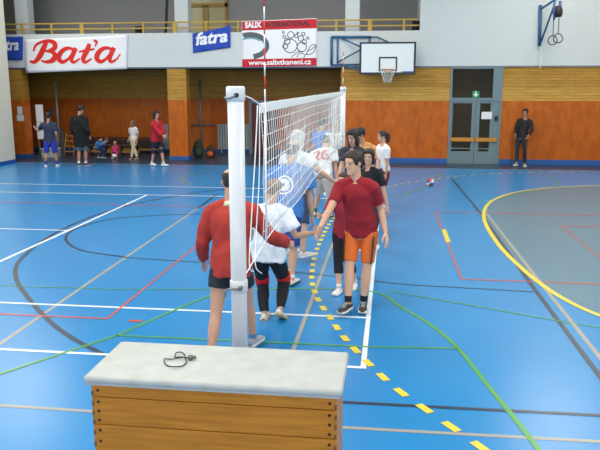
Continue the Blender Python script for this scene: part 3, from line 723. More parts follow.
link('lettering', wrap(text_bm('SALIX', .25, 0, .012, rot, 'LEFT', sx=.85), sbn, P(245.5, 28.0), XD, ZD, ND, .014), print_white, sbn, False)
link('lettering', wrap(text_bm('INTERNATIONAL', .22, 0, .006, rot, 'LEFT', sx=.88), sbn, P(265.5, 27.2), XD, ZD, ND, .014), bink, sbn, False)
link('lettering', wrap(text_bm('www.salixtkaneni.cz', .235, 0, .006, Matrix.Rotation(-math.radians(.6), 4, 'Y'), 'CENTER', sx=1.12), sbn, P(280, 64.6), XD, ZD, ND, .014), print_white, sbn, False)
def arc(cx, cy, rx, ry, a0, a1, w, n=24):
    bm = NB(); prev = None
    for i in range(n + 1):
        a = math.radians(lerp(a0, a1, i / n)); o1, i1 = P(cx + rx * math.cos(a), cy - ry * math.sin(a)), P(cx + (rx - w) * math.cos(a), cy - (ry - w) * math.sin(a))
        c = (bm.verts.new((o1.x, 0, o1.z)), bm.verts.new((i1.x, 0, i1.z)))
        if prev: bm.faces.new((prev[0], prev[1], c[1], c[0]))
        prev = c
    return bm
link('ring_print', wrap(arc(251, 45.8, 18.5, 13.6, -80, 118, 5.2), sbn, O, XD, ZD, ND, .005), bgrey, sbn, False)
link('ring_highlight', wrap(arc(250.6, 46, 13.6, 8.6, 40, 126, 1.6), sbn, O, XD, ZD, ND, .006), bteal, sbn, False)
bm = NB()
for cx, cy, rr in ((290.5, 46, 7.2), (302, 47, 5), (291, 35, 3.6), (287.5, 41.5, 3.2), (285.5, 46.5, 2.8), (301, 38.5, 3), (304.5, 42, 2.6), (296.5, 36, 2), (284.5, 36.8, 1.9), (303.5, 34, 2), (308, 38.2, 1.6), (283.5, 32.5, 1.3), (298, 33, 1.2)):
    b2 = arc(cx, cy, rr, rr, 0, 360, .75, 20); me = bpy.data.meshes.new('t'); b2.to_mesh(me); b2.free(); bm.from_mesh(me); bpy.data.meshes.remove(me)
for pts in ([(306, 55), (311, 46), (316.4, 45.4), (313, 53), (306, 55)], [(307, 52), (312, 49), (316, 46)], [(297, 57.5), (300, 53), (305, 55), (304, 58)], [(292, 57), (298, 52), (303, 52)]):
    q = [P(*p) for p in pts]; stroke(bm, [(p.x, p.z) for p in q], [.022] * len(q))
link('line_drawing', wrap(bm, sbn, O, XD, ZD, ND, .006), bink, sbn, False)

# ------------------------------------------------------------------ gallery rail and things on the gallery
gr = empty('gallery_railing', (-6, WY + .1, PZ), 'yellow two-bar railing running along the top of the gallery front', 'railing')
for z in (PZ + .17, PZ + .36): link('rail', B(-19.9, .84, WY + .06, WY + .11, z - .024, z + .024, bev=.006), yellow_steel, gr, False)
i = 0; x = -13.1
while x < .8:
    w = .07 if i % 3 == 2 else .035
    link('rail_post', B(x - w, x + w, WY + .05, WY + .12, PZ, PZ + .34, bev=.006), yellow_steel, gr, False); x += 1.12; i += 1
def speaker(px, y0, y1, label):
    a, b = at(px - 4, y0, WY + .35), at(px + 4, y1, WY + .35); z0 = PZ - .0
    r = empty('loudspeaker', ((a.x + b.x) / 2, WY + .33, BZ + .3), label, 'loudspeaker', 'black gallery loudspeakers')
    link('cabinet', B(a.x, b.x, WY + .22, WY + .5, BZ + .3, a.z, bev=.015), black_pl, r)
    link('grille', B(a.x + .03, b.x - .03, WY + .21, WY + .22, PZ - .2, a.z - .04), mat('grille_cloth', (34, 34, 38), .9), r)
speaker(140, 26.5, 34, 'black loudspeaker behind the railing near the red-lettered banner')
speaker(416, 21, 29.5, 'black loudspeaker at the right end of the gallery railing')
tag(link('hanging_rope', tube(smoothline([(-7.75, WY + .4, 8.0), (-7.78, WY + .4, 6.4), (-7.9, WY + .4, 4.7), (-7.95, WY + .4, 4.3)], 4), .05), mat('dark_drape', (48, 44, 46), .9)), 'dark rope hanging beside the gallery column near the blue flag', 'rope')
gd = empty('door_2', (-5.9, 27.2, BZ + .3), kind='structure')
gw = mat('gallery_door_wood', (166, 132, 70), .6); gglass = mat('frosted_yellow_glass', (176, 172, 132), .25)
a, b = at(185, 30, 27.15).x, at(228, 30, 27.15).x; zt = at(200, 5.5, 27.15).z
bm = NB()
for q in ((a, a + .1, BZ + .3, 8), (b - .1, b, BZ + .3, 8), (a, b, zt - .07, zt + .07), ((a + b) / 2 - .12, (a + b) / 2 - .03, BZ + .3, zt), ((a + b) / 2 + .03, (a + b) / 2 + .12, BZ + .3, zt), (a, b, BZ + .3, BZ + 1.1)): box(bm, q[0], q[1], 27.1, 27.2, q[2], q[3])
link('door_frame', bm, gw, gd, False)
link('pane', B(a + .05, b - .05, 27.14, 27.16, BZ + .3, 8), gglass, gd, False)

# ------------------------------------------------------------------ basketball hoop on folding bracket
hp = empty('basketball_hoop', (-.2, WY - .4, 3.05), 'white basketball backboard with orange rim on a folding blue wall frame', 'basketball hoop')
BY = WY - .45
q0, q1 = at(360, 42.5, BY), at(415, 74, BY)
ax, bx, zt, zb = q0.x, q1.x, q0.z, q1.z
brd = link('backboard', B(ax, bx, BY - .02, BY + .02, zb, zt), mat('backboard_white', (228, 234, 236), .45, .02), hp, False)
bk = mat('dark_marking', (40, 46, 60), .5)
bm = NB(); w = .055; y0, y1 = BY - .028, BY + .025
for q in ((ax - .01, ax + w, zb - .01, zt + .01), (bx - w, bx + .01, zb - .01, zt + .01), (ax + w, bx - w, zt - w + .01, zt + .01), (ax + w, bx - w, zb - .01, zb + w)): box(bm, q[0], q[1], y0, y1, q[2], q[3])
link('border', bm, bk, brd, False)
mx = (ax + bx) / 2 + .02; bm = NB(); y0, y1 = BY - .024, BY - .019; s0, s1 = zb + .09, zb + .55
for q in ((mx - .3, mx - .25, s0, s1), (mx + .25, mx + .3, s0, s1), (mx - .25, mx + .25, s1 - .05, s1), (mx - .25, mx + .25, s0, s0 + .04)): box(bm, q[0], q[1], y0, y1, q[2], q[3])
link('target_square', bm, bk, brd, False)
link('corner_sticker', B(bx - .4, bx - .06, y0 - .003, y0, zb + .03, zb + .09), mat('sticker_blue', (60, 110, 190), .5), brd, False)
link('corner_sticker', B(bx - .46, bx - .4, y0 - .003, y0, zb + .03, zb + .09), mat('sticker_lime', (180, 210, 70), .5), brd, False)
rz = zb + .14; rc = V((mx, BY - .4, rz)); n = 24
ring = [rc + V((.225 * math.cos(2 * math.pi * i / n), .225 * math.sin(2 * math.pi * i / n), 0)) for i in range(n)]
rim = link('rim', tube(ring, .011, 8, True), mat('orange_rim', (206, 92, 60), .4), hp)
link('rim_bracket', B(mx - .08, mx + .08, BY - .18, BY - .02, rz - .09, rz - .01, bev=.01), mat('bracket_ochre', (206, 160, 60), .5), hp, False)
bm = NB()
for i in range(12):
    for s in (-1, 1):
        pts = []
        for k in range(7):
            a = 2 * math.pi * (i + s * k * .5) / 12; r = lerp(.225, .12, k / 6) + .01 * math.sin(k); pts.append(rc + V((r * math.cos(a), r * math.sin(a), -.42 * k / 6)))
        chain(bm, pts, .006, V((0, 0, 1)), 5)
link('hoop_net', bm, cordw, rim)
bm = NB()
def bar(a, b, w=.035): chain(bm, [a, b], w, V((.2, .1, 1)), 8)
wl = WY - .07
A = lambda x, y, Y: at(x, y, Y)
for a, b in (((331.5, 37), (331.5, 65)), ((331.5, 37), (371, 37)), ((331.5, 65), (361, 64.5)), ((369.5, 37), (369.5, 44)), ((337.5, 38), (337.5, 64))): bar(A(*a, wl), A(*b, wl), .045 if a[0] < 332 and a[1] < 60 else .03)
link('wall_frame', bm, blue_steel, hp)
def strut(a, b, w): link('strut', chain(NB(), [a, b], w, V((.2, .1, 1)), 8), blue_steel, hp)
for a, b in (((341, 38), (361, 47)), ((338, 62), (360, 50)), ((340, 64), (361, 71)), ((371, 37), (377, 37)), ((377, 37), (388, 42))): strut(A(*a, wl), A(*b, BY + .06), .026)
for x in (366, 408):
    strut(A(x, 45, BY + .05), A(x, 45, BY + .05) + V((0, .33, 0)), .025); strut(A(x, 70, BY + .05), A(x, 70, BY + .05) + V((0, .33, 0)), .025)

# ------------------------------------------------------------------ gymnastic rings on a wall bracket
gb = empty('gymnastic_rings', (5.2, WY - .3, 4.0), 'pair of gymnastic rings hanging from a blue wall bracket', 'gymnastic rings')
w0 = WY - .1
link('wall_bar', chain(NB(), [A(540.5, 5, w0), A(539.5, 46, w0)], .055, n=8), blue_steel, gb)
bm = NB(); e = A(553, 0, WY - 1.1)
chain(bm, [A(541, 9, w0), A(556, -1, WY - .9)], .035, n=8); chain(bm, [A(541, 42, w0), A(554, 6, WY - .9), A(556, -6, WY - .9)], .03, n=8)
link('bracket_arm', bm, blue_steel, gb)
pu = link('pulley_block', chain(NB(), [A(555, 12, WY - 1.12), A(560, 11, WY - 1.08)], .17, V((0, 0, 1)), 20), mat('brown_pulley', (62, 44, 46), .6), gb)
link('pulley_cheek', chain(NB(), [A(560.2, 1, WY - 1.1), A(560.2, 17, WY - 1.1)], .045, n=8), blue_steel, pu)
link('pulley_cheek', chain(NB(), [A(554.2, 4, WY - 1.12), A(554.2, 20, WY - 1.12)], .035, n=8), blue_steel, pu)
for px, py, top in ((552.6, 40.3, 19), (558, 38.3, 17)):
    c = A(px, py, WY - 1.0); r = .135; n = 24
    rg = link('ring', tube([c + V((r * math.cos(2 * math.pi * i / n), .03 * math.sin(4 * math.pi * i / n), r * math.sin(2 * math.pi * i / n))) for i in range(n)], .018, 8, True), mat('ring_wood', (88, 84, 78), .5), gb)
    link('ring_strap', tube([A(px + 1, top, WY - 1.0), A(px + .6, 30, WY - 1.0), c + V((0, 0, r))], .014, 6), mat('ring_strap', (84, 90, 96), .7), rg)
bm = NB()
for j in range(3): chain(bm, smoothline([A(541, 44, w0), A(540.5 - j * .4, 56, w0), A(540, 69 - j, w0 - .01), A(541.3 + j * .3, 58, w0), A(541, 44, w0)], 5), .006, n=5)
link('rope', bm, cordw, gb)

# ------------------------------------------------------------------ things in the recess under the gallery
def radiator(x0, x1, z0, z1, label):
    r = empty('radiator', ((x0 + x1) / 2, RY - .1, z0), label, 'radiator', 'radiators in the recess'); m = mat('radiator_paint', (172, 176, 178), .5)
    bm = NB(); k = int((x1 - x0) / .1)
    for i in range(k): box(bm, x0 + (x1 - x0) * i / k + .01, x0 + (x1 - x0) * (i + 1) / k - .012, RY - .14, RY - .03, z0, z1, bev=.012)
    link('fins', bm, m, r, False)
    bm = NB()
    for z in (z0 + .05, z1 - .05): chain(bm, [(x0, RY - .07, z), (x1, RY - .07, z)], .03, n=8)
    link('pipes', bm, m, r)
    bm = NB()
    for xx in (x0 + .15, x1 - .15): box(bm, xx - .02, xx + .02, RY - .1, RY - .025, z0 - .25, z0)
    link('wall_bracket', bm, m, r, False)
Q = lambda x, y: at(x, y, RY)
radiator(Q(215, 0).x, Q(260, 0).x, Q(215, 149).z, Q(215, 124).z, 'ribbed pale radiator on the recess wall behind the near net post')
radiator(Q(149.5, 0).x, Q(170, 0).x, Q(160, 149).z, Q(160, 124).z, 'pale radiator on the recess wall behind the woman in red jacket')
def bench(x0, x1, Y, h, label, col):
    r = empty('gym_bench', ((x0 + x1) / 2, Y, 0), label, 'bench', 'benches in the recess')
    link('seat', B(x0, x1, Y - .14, Y + .14, h - .05, h, bev=.01), mat('bench_seat_%d' % col[0], col, .5), r, False)
    link('beam', B(x0 + .1, x1 - .1, Y - .03, Y + .03, .12, .22), mat('bench_beam', (150, 110, 44), .5), r, False)
    if h > .5: link('apron_board', B(x0 + .05, x1 - .05, Y - .09, Y - .05, .24, h - .08), mat('bench_apron', (40, 30, 26), .6), r, False)
    n = 4
    for i in range(n):
        x = lerp(x0 + .2, x1 - .2, i / (n - 1)); bm = NB(); box(bm, x - .04, x + .04, Y - .12, Y + .12, 0, .06); box(bm, x - .035, x + .035, Y - .06, Y + .06, .06, h - .05); link('leg', bm, mat('bench_leg', (52, 40, 32), .6), r, False)
bench(Q(97, 0).x, Q(152, 0).x, 25.2, .42, 'long dark bench with ochre beam behind the girl in white', (62, 46, 36))
bench(Q(88, 0).x, Q(166, 0).x, 26.2, .62, 'longer dark bench standing against the recess wall', (48, 36, 30))
def pipe(px, y0, y1, Y, label):
    a, b = at(px, y0, Y), at(px, y1, Y); r = empty('spare_post', (b.x, Y, 0), label, 'post', 'spare posts in the recess')
    link('tube', chain(NB(), [(b.x, Y, .03), (b.x, Y, a.z)], .045, n=12), steel, r); link('foot', chain(NB(), [(b.x, Y, 0), (b.x, Y, .03)], .16, n=16), steel, r)
pipe(60.5, 82, 160, 25.2, 'grey upright post near the child in dark blue, under the red-lettered banner')
pipe(202, 80, 158, 26.3, 'grey upright post right of the wooden column under the blue flag')
hr_ = empty('wall_rail', (Q(202, 124).x, RY - .12, 1.05), 'thin grey rail fixed on the recess wall beside the ribbed radiator', 'rail')
p, q = Q(190, 124.5), Q(215, 124.5); link('rail_bar', chain(NB(), [(p.x, RY - .12, p.z), (q.x, RY - .12, p.z)], .03, n=10), steel, hr_)
for xx in (p.x + .1, q.x - .1): link('bracket', B(xx - .02, xx + .02, RY - .12, RY, p.z - .02, p.z + .02), steel, hr_, False)
# dark red board in a grey frame
db = empty('door_3', (Q(256, 0).x, RY, 0), kind='structure')
a, b = Q(248.5, 0).x, Q(274, 0).x; zt = Q(250, 100).z; bm = NB()
for q in ((a, a + .12, 0, zt), (b - .12, b, 0, zt), (a + .12, b - .12, zt - .12, zt)): box(bm, q[0], q[1], RY - .26, RY - .0, q[2], q[3])
link('door_frame', bm, steel, db, False); link('door_leaf', B(a + .12, b - .12, RY - .2, RY - .02, 0, zt - .12), mat('dark_red_door', (104, 34, 34), .5), db, False)
# cabinet, white panels, notices
cb = empty('metal_cabinet', (at(40, 0, 25.6).x, 25.8, 0), 'grey metal cabinet in the recess behind the child in dark blue', 'cabinet')
a, b, zt = at(36.5, 0, 25.6).x, at(48, 0, 25.6).x, at(40, 129, 25.6).z
link('carcass', B(a, b, 25.62, 26.2, 0, zt, bev=.01), mat('cabinet_grey', (118, 122, 128), .5), cb, False)
link('door', B(a + .03, b - .03, 25.595, 25.62, .08, zt - .04), mat('cabinet_door_grey', (132, 136, 142), .5), cb, False)
link('handle', B(b - .12, b - .08, 25.57, 25.595, .6, .75), black_pl, cb, False)
wb = empty('display_board', (at(31, 0, 24.6).x, 24.9, 0), 'tall white display board beside the left wooden column', 'board')
a, b = at(27.5, 0, 24.7).x, at(35, 0, 24.7).x
for z0, z1 in ((at(30, 139, 24.7).z, at(30, 122, 24.7).z), (at(30, 121.5, 24.7).z, at(30, 104.5, 24.7).z)): link('panel', B(a, b, 24.7, 24.73, z0, z1), paper, wb, False)
bm = NB()
for xx in (a + .04, b - .04): box(bm, xx - .02, xx + .02, 24.73, 24.77, 0, at(30, 104.5, 24.7).z); box(bm, xx - .03, xx + .03, 24.55, 24.95, 0, .04)
link('stand', bm, steel, wb, False)
for k, (y0, y1, x0, x1, t_) in enumerate(((106.5, 114.5, 17, 22.5, 'upper'), (115, 121, 16.5, 24, 'lower'))):
    p, q = at(x0, y0, WY - .03), at(x1, y1, WY - .03)
    tag(link('paper_notice', B(p.x, q.x, WY - .026, WY - .02, q.z, p.z), paper, None, False), t_ + ' white paper sheet pinned to the left wooden column', 'notice', 'sheets on the column')
wc = empty('wall_panel', Q(50, 112), 'small grey control panel on the recess wall above the metal cabinet', 'panel')
p, q = Q(47.5, 109), Q(54, 117.5); link('plate', B(p.x, q.x, RY - .06, RY, q.z, p.z, bev=.01), steel, wc, False)
link('switch', B(p.x + .06, p.x + .14, RY - .08, RY - .06, q.z + .08, q.z + .2), black_pl, wc, False)
cr = empty('storage_crate', (at(39, 0, 24.4).x, 24.5, 0), 'pale grey storage crate on the floor beside the left wooden column', 'crate')
a, b = at(32, 0, 24.4).x, at(45.5, 0, 24.4).x; bm = NB()
for q in ((a, b, 24.3, 24.33), (a, b, 24.75, 24.78), (a, a + .03, 24.33, 24.75), (b - .03, b, 24.33, 24.75)): box(bm, *q, 0.02, .32)
box(bm, a, b, 24.3, 24.78, 0, .02); link('bin', bm, mat('crate_grey', (158, 164, 168), .6), cr, False)
bm = NB(); box(bm, a - .02, b + .02, 24.27, 24.81, .29, .33); link('lid', bm, mat('crate_lid', (180, 186, 190), .6), cr, False)
ld = empty('step_ladder', (at(62, 0, 25.0).x, 25.0, 0), 'small wooden step ladder standing behind the child in dark blue', 'ladder')
lw_ = mat('ladder_wood', (160, 118, 62), .6); xl = at(62, 0, 25.0).x
for s in (-.16, .16):
    link('rail', chain(NB(), [(xl + s * 1.2, 24.75, 0), (xl + s, 25.0, .85)], (.02), n=6), lw_, ld); link('rear_rail', chain(NB(), [(xl + s * 1.2, 25.3, 0), (xl + s, 25.02, .85)], .018, n=6), lw_, ld)
for k in range(4): link('step', B(xl - .18, xl + .18, 24.75 + .06 * k, 24.85 + .06 * k, .17 + .19 * k, .195 + .19 * k), lw_, ld, False)
# rucksacks on the floor right of the column
def bag(px, Y, w, h, c, c2, label):
    x = at(px, 0, Y).x; r = empty('rucksack', (x, Y, 0), label, 'bag', 'bags by the column')
    bm = NB(); rings = []
    for i in range(9):
        t = i / 8; s = math.sin(math.pi * (.12 + .8 * t)) ** .5; rings.append(ell(V((x, Y, .01 + h * t)), V((1, 0, 0)), V((0, 1, 0)), w * s, w * .65 * s, 14))
    loft(bm, rings); o = link('sack', remesh(bm, .02, 3, .02, px), cloth(c), r)
    bm = NB(); ellipsoid(bm, V((x, Y - w * .6, h * .35)), V((w * .6, 0, 0)), V((0, w * .25, 0)), V((0, 0, h * .25))); link('pocket', bm, cloth(c2), r)
    link('handle', tube(smoothline([(x - .06, Y, h * .97), (x - .04, Y, h * 1.08), (x + .04, Y, h * 1.08), (x + .06, Y, h * .97)], 4), .012), black_pl, r)
bag(194.5, 25.0, .2, .62, (44, 56, 48), (60, 74, 60), 'dark green rucksack beside the wooden column')
bag(207, 25.0, .2, .42, (58, 42, 40), (210, 90, 40), 'dark rucksack with an orange pocket, right of the green one')

# ------------------------------------------------------------------ balls
def ball(x, y, r, cols, label):
    c = V((x, y, r)); R_ = empty('volleyball', (x, y, 0), label, 'ball'); bm = NB(); n, m = 24, 14; rings = []
    ellipsoid(bm, c, V((r, 0, 0)), V((0, r * .8, r * .6)), V((0, -r * .6, r * .8)), n, m)
    for f in bm.faces: 
        d_ = f.calc_center_median() - c; f.material_index = (int((math.atan2(d_.z, d_.x) + math.pi) / (math.pi / 3) + (1 if d_.y > 0 else 0))) % len(cols)
    link('cover', bm, [mat('ball_%d_%d_%d' % k, k, .5) for k in cols], R_)
    link('valve', chain(NB(), [c + V((0, -r * .99, 0)), c + V((0, -r * 1.01, 0))], .006, n=8), black_pl, R_)
ball(1.05, 18.4, .105, [(230, 230, 236), (200, 54, 44), (44, 70, 150)], 'red, white and blue volleyball lying alone on the blue floor')
kx = at(112.5, 158, 24.0).x
ball(kx + .1, 23.9, .105, [(226, 226, 226), (226, 226, 226), (70, 60, 80)], 'white ball on the floor beside the small child in pink')

# ------------------------------------------------------------------ the players along the net
PL = 'players left of the net'; PR = 'players right of the net'
p1 = person('man in red sweater and dark shorts walking away behind the near post', 1.80, [(-1.60, 5.90), (-1.30, 6.45)], 4, PL, pel=at(231, 268, 6.15), neck=at(231, 204, 6.25),
    hands=(at(203, 259, 6.4), at(287, 243, 6.5)), elbows=(V((-.12, -1, -.2)), V((.2, -.6, -.5))), toes=(-8, 14), head=-6, hpitch=4,
    look=dict(skin=(200, 150, 124), hair=(48, 38, 32), style='bald', shirt=(172, 50, 40), topname='sweater', sleeve='long', hem=-.14, loose=.03, cuffs=False, collar=(222, 214, 180), bottom=(30, 38, 48), blen=.44, bloose=.012, shoes=(150, 160, 176), sole=(214, 212, 204), socks=(96, 128, 176), sockh=.06), vox=.0055, seed=1)
p2 = person('player in white tee with black leggings and red knee pads, walking away', 1.62, [(-1.35, 7.33), (-1.17, 7.24)], 8, PL, pel=at(268, 256, 7.3), neck=at(271, 200, 7.4),
    hands=(at(262, 228, 7.6), at(313, 233, 7.5)), elbows=(None, V((.3, -.3, -.9))), lift=(0, .08), lifttoe=(0, 32), toes=(0, 12), knees=(V((-.2, 1, 0)), V((.15, 1, 0))), hpitch=8, head=10, htilt=8, fem=True,
    look=dict(skin=(206, 160, 134), hair=(142, 116, 92), style='short', shirt=(232, 238, 246), loose=.045, hem=-.12, bottom=(22, 22, 28), blen='long', botname='leggings', bloose=.018, knee=(206, 30, 34), shoes=(214, 208, 198), sole=(206, 186, 140), socks=None), vox=.0055, seed=2)
p3 = person('player in blue tee with a round white emblem on the back', 1.88, [(-1.42, 9.2), (-1.24, 8.72)], 14, PL, pel=at(286, 212, 8.95), neck=at(290, 169, 9.2),
    hands=(at(270, 205, 9.4), at(312, 216, 9.15)), elbows=(None, V((.8, -.3, -.6))), hpitch=12, toes=(5, 14), sway=0,
    look=dict(skin=(204, 158, 132), hair=(90, 84, 80), style='bald', shirt=(58, 124, 200), loose=.055, hem=-.14, bottom=(40, 70, 150), blen='knee', shoes=(226, 226, 224), sole=(60, 64, 76), socks=(232, 232, 232), sockh=.05), vox=.006, seed=3)
p4 = person('tall grey-haired player in white tee behind the one in blue', 1.88, [(-1.5, 10.5), (-1.24, 9.95)], 30, PL, pel=at(296, 195, 10.4), neck=at(296, 154, 10.5),
    hands=(None, at(334, 181, 10.3)), elbows=(None, V((.6, -.4, -.5))), hpitch=10,
    look=dict(skin=(206, 160, 134), hair=(196, 194, 190), style='bob', shirt=(226, 230, 236), loose=.03, bottom=(60, 70, 100), blen='knee', shoes=(220, 220, 220)), vox=.007, seed=4)
p5 = person('player in white tee numbered 26 and beige shorts, bending forward', 1.78, [(-1.48, 13.75), (-1.22, 13.6)], 18, PL, pel=at(322, 176, 13.55), neck=at(324, 147, 13.95),
    hands=(at(312, 180, 13.9), at(337, 183, 13.6)), elbows=(None, V((.8, -.2, -.4))), hpitch=45, fem=False,
    look=dict(skin=(204, 158, 132), hair=(60, 46, 40), style='short', shirt=(232, 232, 234), loose=.04, hem=-.08, bottom=(244, 208, 182), blen='knee', bloose=.03, shoes=(224, 224, 224), sole=(90, 90, 96), socks=(70, 130, 80), sockh=.09), vox=.007, seed=5)
p6 = person('player in blue tee farthest along the left side of the net', 1.80, [(-1.75, 16.7), (-1.5, 16.5)], 40, PL, hands=(None, at(328, 160, 16.3)),
    look=dict(skin=(204, 158, 132), hair=(60, 46, 40), style='short', shirt=(66, 124, 204), loose=.03, bottom=(40, 50, 90), blen='knee', shoes=(224, 224, 224)), vox=.008, seed=6)
r1 = person('smiling young man in dark red tee and orange shorts stretching out his hand', 1.81, [(-.27, 7.80), (-.44, 7.64)], 197, PR, pel=at(361.5, 230, 7.85), neck=at(356, 178, 7.72),
    hands=(at(385.5, 232, 7.75), at(319, 230, 7.4)), elbows=(V((.12, 1, -.1)), V((-.1, .3, -.9))), toes=(180, 203), head=222, hpitch=6, smile=True, curl=.28, knees=(V((.35, -1, 0)), V((-.45, -1, 0))),
    look=dict(skin=(224, 172, 142), hair=(50, 38, 34), style='short', shirt=(150, 24, 38), loose=.018, hem=-.07, bottom=(230, 112, 44), blen=.86, bloose=.010, flare=.005, stripe=(60, 60, 56), shoes=(52, 52, 58), sole=(226, 222, 214), socks=(26, 26, 30), sockh=.08, lace=(220, 216, 206)), vox=.005, seed=7)
r2 = person('girl in red top and black capri leggings, mostly hidden behind the orange shorts', 1.52, [(-.42, 8.75), (-.60, 8.46)], 200, PR, pel=at(345, 233, 8.7), neck=at(345, 189, 8.65),
    hands=(None, at(320, 216, 8.4)), elbows=(None, V((-.2, .3, -.9))), head=215, fem=True, toes=(190, 196),
    look=dict(skin=(216, 170, 146), hair=(70, 50, 42), style='pony', shirt=(166, 40, 58), loose=.014, bottom=(24, 24, 30), blen='capri', botname='leggings', shoes=(226, 224, 222), socks=(236, 236, 236), sockh=.05), vox=.006, seed=8)
r3 = person('woman in black tee with dark chin-length hair, behind the young man in dark red', 1.68, [(-.18, 11.05), (-.38, 10.95)], 200, PR, pel=at(370, 204, 11.0), neck=at(369, 169, 11.0),
    hands=(at(388, 209, 10.95), at(354, 208, 10.85)), head=192, hpitch=2, fem=True, smile=True,
    look=dict(skin=(214, 164, 140), hair=(46, 30, 28), style='bob', shirt=(26, 26, 32), loose=.014, bottom=(40, 44, 60), blen='knee', shoes=(220, 220, 220)), vox=.006, seed=9)
r4 = person('long-haired player in charcoal tee looking down, near the far post', 1.80, [(-.38, 12.5), (-.6, 12.4)], 205, PR, pel=at(354, 181, 12.45), neck=at(354, 147, 12.4), hands=(None, at(338, 180, 12.1)), head=205, hpitch=16,
    look=dict(skin=(206, 156, 132), hair=(38, 28, 28), style='long', shirt=(52, 58, 66), loose=.025, bottom=(40, 44, 60), blen='knee', shoes=(220, 220, 220)), vox=.007, seed=10)
r5 = person('dark-haired man in apricot tee standing behind the long-haired player', 1.83, [(-.35, 13.7), (-.6, 13.6)], 150, PR, pel=at(364, 176, 13.65), neck=at(362, 137, 13.6), hands=(None, None), head=240, hpitch=14,
    look=dict(skin=(192, 140, 112), hair=(30, 26, 28), style='short', shirt=(222, 160, 104), loose=.03, bottom=(40, 44, 60), blen='knee', shoes=(220, 220, 220)), vox=.007, seed=11)
r6 = person('girl in white tee and dark red shorts standing last in the right-hand line', 1.64, [(-.1, 14.95), (-.22, 14.75)], 236, PR, hands=(at(386, 174, 14.7), at(376, 174, 14.5)), head=252, fem=True, pel=at(383, 171, 14.85), neck=at(383, 146, 14.85),
    look=dict(skin=(206, 156, 132), hair=(50, 36, 34), style='pony', shirt=(234, 232, 234), loose=.016, hem=.0, bottom=(120, 28, 40), blen='short', shoes=(220, 220, 220)), vox=.007, seed=12)
# print on the shirts
def back(p, t, bm, m, name='print'):
    c, x = p['tframe'](t); xx = perp(V((0, 0, 1)), p['sr']); n = -p['sfw'].normalized()
    link(name, wrap(bm, p['top'], c, p['sr'], p['sp'], n, .006), m, p['top'], False)
back(p5, .5, text_bm('26', .34, 0, .012), mat('number_red', (206, 56, 66), .7), 'number')
def discring(r0, r1, n=28):
    bm = NB(); a = [(bm.verts.new((r0 * math.cos(2 * math.pi * i / n), 0, r0 * math.sin(2 * math.pi * i / n))), bm.verts.new((r1 * math.cos(2 * math.pi * i / n), 0, r1 * math.sin(2 * math.pi * i / n)))) for i in range(n)]
    for i in range(n): bm.faces.new((a[i][0], a[(i + 1) % n][0], a[(i + 1) % n][1], a[i][1]))
    return bm
back(p3, .52, discring(.13, .105), print_white, 'emblem_ring'); back(p3, .52, discring(.085, .02), print_white, 'emblem')
# ------------------------------------------------------------------ people at the far side
person('child in navy tee and blue shorts reaching left near the wooden column', 1.70, [(-11.1, 21.35), (-10.78, 21.5)], -12, 'people at the far side', hands=(at(35, 128, 21.6), None), elbows=(V((0, -.3, -1)), None),
    look=dict(skin=(176, 128, 104), hair=(40, 30, 28), style='short', shirt=(42, 50, 76), loose=.025, bottom=(36, 56, 168), blen='knee', shoes=(226, 226, 230), socks=(40, 60, 160), sockh=.14), vox=.01, seed=13)
person('man in long black jacket and grey shorts standing with his back turned', 1.93, [(-10.15, 21.75), (-9.95, 21.85)], 10, 'people at the far side', hpitch=18, head=25,
    look=dict(skin=(176, 128, 104), hair=(40, 32, 28), style='short', shirt=(14, 14, 18), topname='jacket', sleeve='long', loose=.06, hem=-.52, bottom=(96, 104, 116), blen='knee', bloose=.03, shoes=(40, 40, 44), socks=(230, 230, 230), sockh=.07, sole=(200, 200, 200)), vox=.01, seed=14)
person('woman in red jacket and black shorts walking beside the wooden column', 1.74, [(-7.35, 22.0), (-7.78, 22.1)], 112, 'people at the far side', head=120, hands=(at(166, 136, 21.8), at(163, 136, 21.7)), fem=True,
    look=dict(skin=(196, 146, 124), hair=(34, 26, 28), style='bob', shirt=(176, 26, 44), topname='jacket', sleeve='long', loose=.045, hem=-.14, bottom=(28, 32, 44), blen=.7, bloose=.02, shoes=(226, 228, 232), socks=(226, 228, 232), sockh=.05, knee=(30, 36, 60)), vox=.01, seed=15)
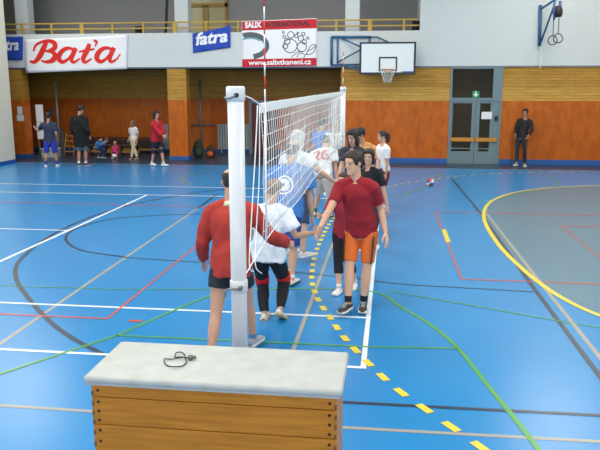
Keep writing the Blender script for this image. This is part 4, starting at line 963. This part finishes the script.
person('girl in white top and cream trousers standing before the benches', 1.36, [(-9.2, 24.0), (-9.0, 24.05)], 195, 'people at the far side', head=240, fem=True,
    look=dict(skin=(190, 140, 116), hair=(120, 84, 56), style='long', shirt=(222, 218, 222), loose=.012, hem=.0, bottom=(208, 196, 168), blen='long', bloose=.02, shoes=(150, 70, 50)), vox=.01, seed=16)
kx2 = at(107, 0, 24.1).x
person('small blond child in pink crouching on the floor with a ball', .98, [(kx2 - .1, 24.1), (kx2 + .08, 24.05)], 165, 'people at the far side', pel=(kx2, 24.25, .17), neck=(kx2 + .02, 24.12, .46), hands=((kx2 - .2, 23.95, .07), (kx2 + .16, 23.92, .14)), knees=(V((-.6, -.6, 1)), V((.6, -.6, 1))), head=170, hpitch=15,
    look=dict(skin=(206, 156, 132), hair=(196, 160, 96), style='bob', shirt=(196, 44, 110), sleeve='long', loose=.012, bottom=(180, 50, 110), blen='long', shoes=(60, 60, 70)), vox=.009, seed=17)
bx2 = at(91, 0, 24.4).x
person('child in light blue leaning over beside the man in the black jacket', 1.2, [(bx2 - .1, 24.5), (bx2 + .1, 24.45)], 80, 'people at the far side', pel=(bx2 - .12, 24.5, .36), neck=(bx2 + .16, 24.4, .52), hands=(at(87, 150, 24.5), at(99.5, 141, 24.2)), knees=(V((1, 0, .6)), V((1, 0, .6))), head=80, hpitch=30,
    look=dict(skin=(196, 150, 126), hair=(90, 66, 50), style='short', shirt=(74, 124, 190), sleeve='long', loose=.02, bottom=(40, 60, 110), blen='long', shoes=(50, 50, 56)), vox=.009, seed=18)
person('young man in black sweater leaning on the wall right of the glazed door', 1.86, [(4.4, 23.62), (4.1, 23.5)], 200, 'people at the far side', pel=(4.25, 23.72, .93), neck=(4.36, 23.9, 1.50), hands=((4.42, 23.45, 1.0), (4.02, 23.55, 1.02)), elbows=(V((1, .3, -.2)), V((-1, .3, -.2))), head=205, hpitch=5,
    look=dict(skin=(176, 126, 102), hair=(50, 36, 30), style='short', shirt=(24, 24, 30), topname='sweater', sleeve='long', loose=.014, cuffs=False, bottom=(34, 36, 46), blen='long', bloose=.012, stripe=(176, 130, 84), shoes=(170, 166, 150)), vox=.009, seed=19)
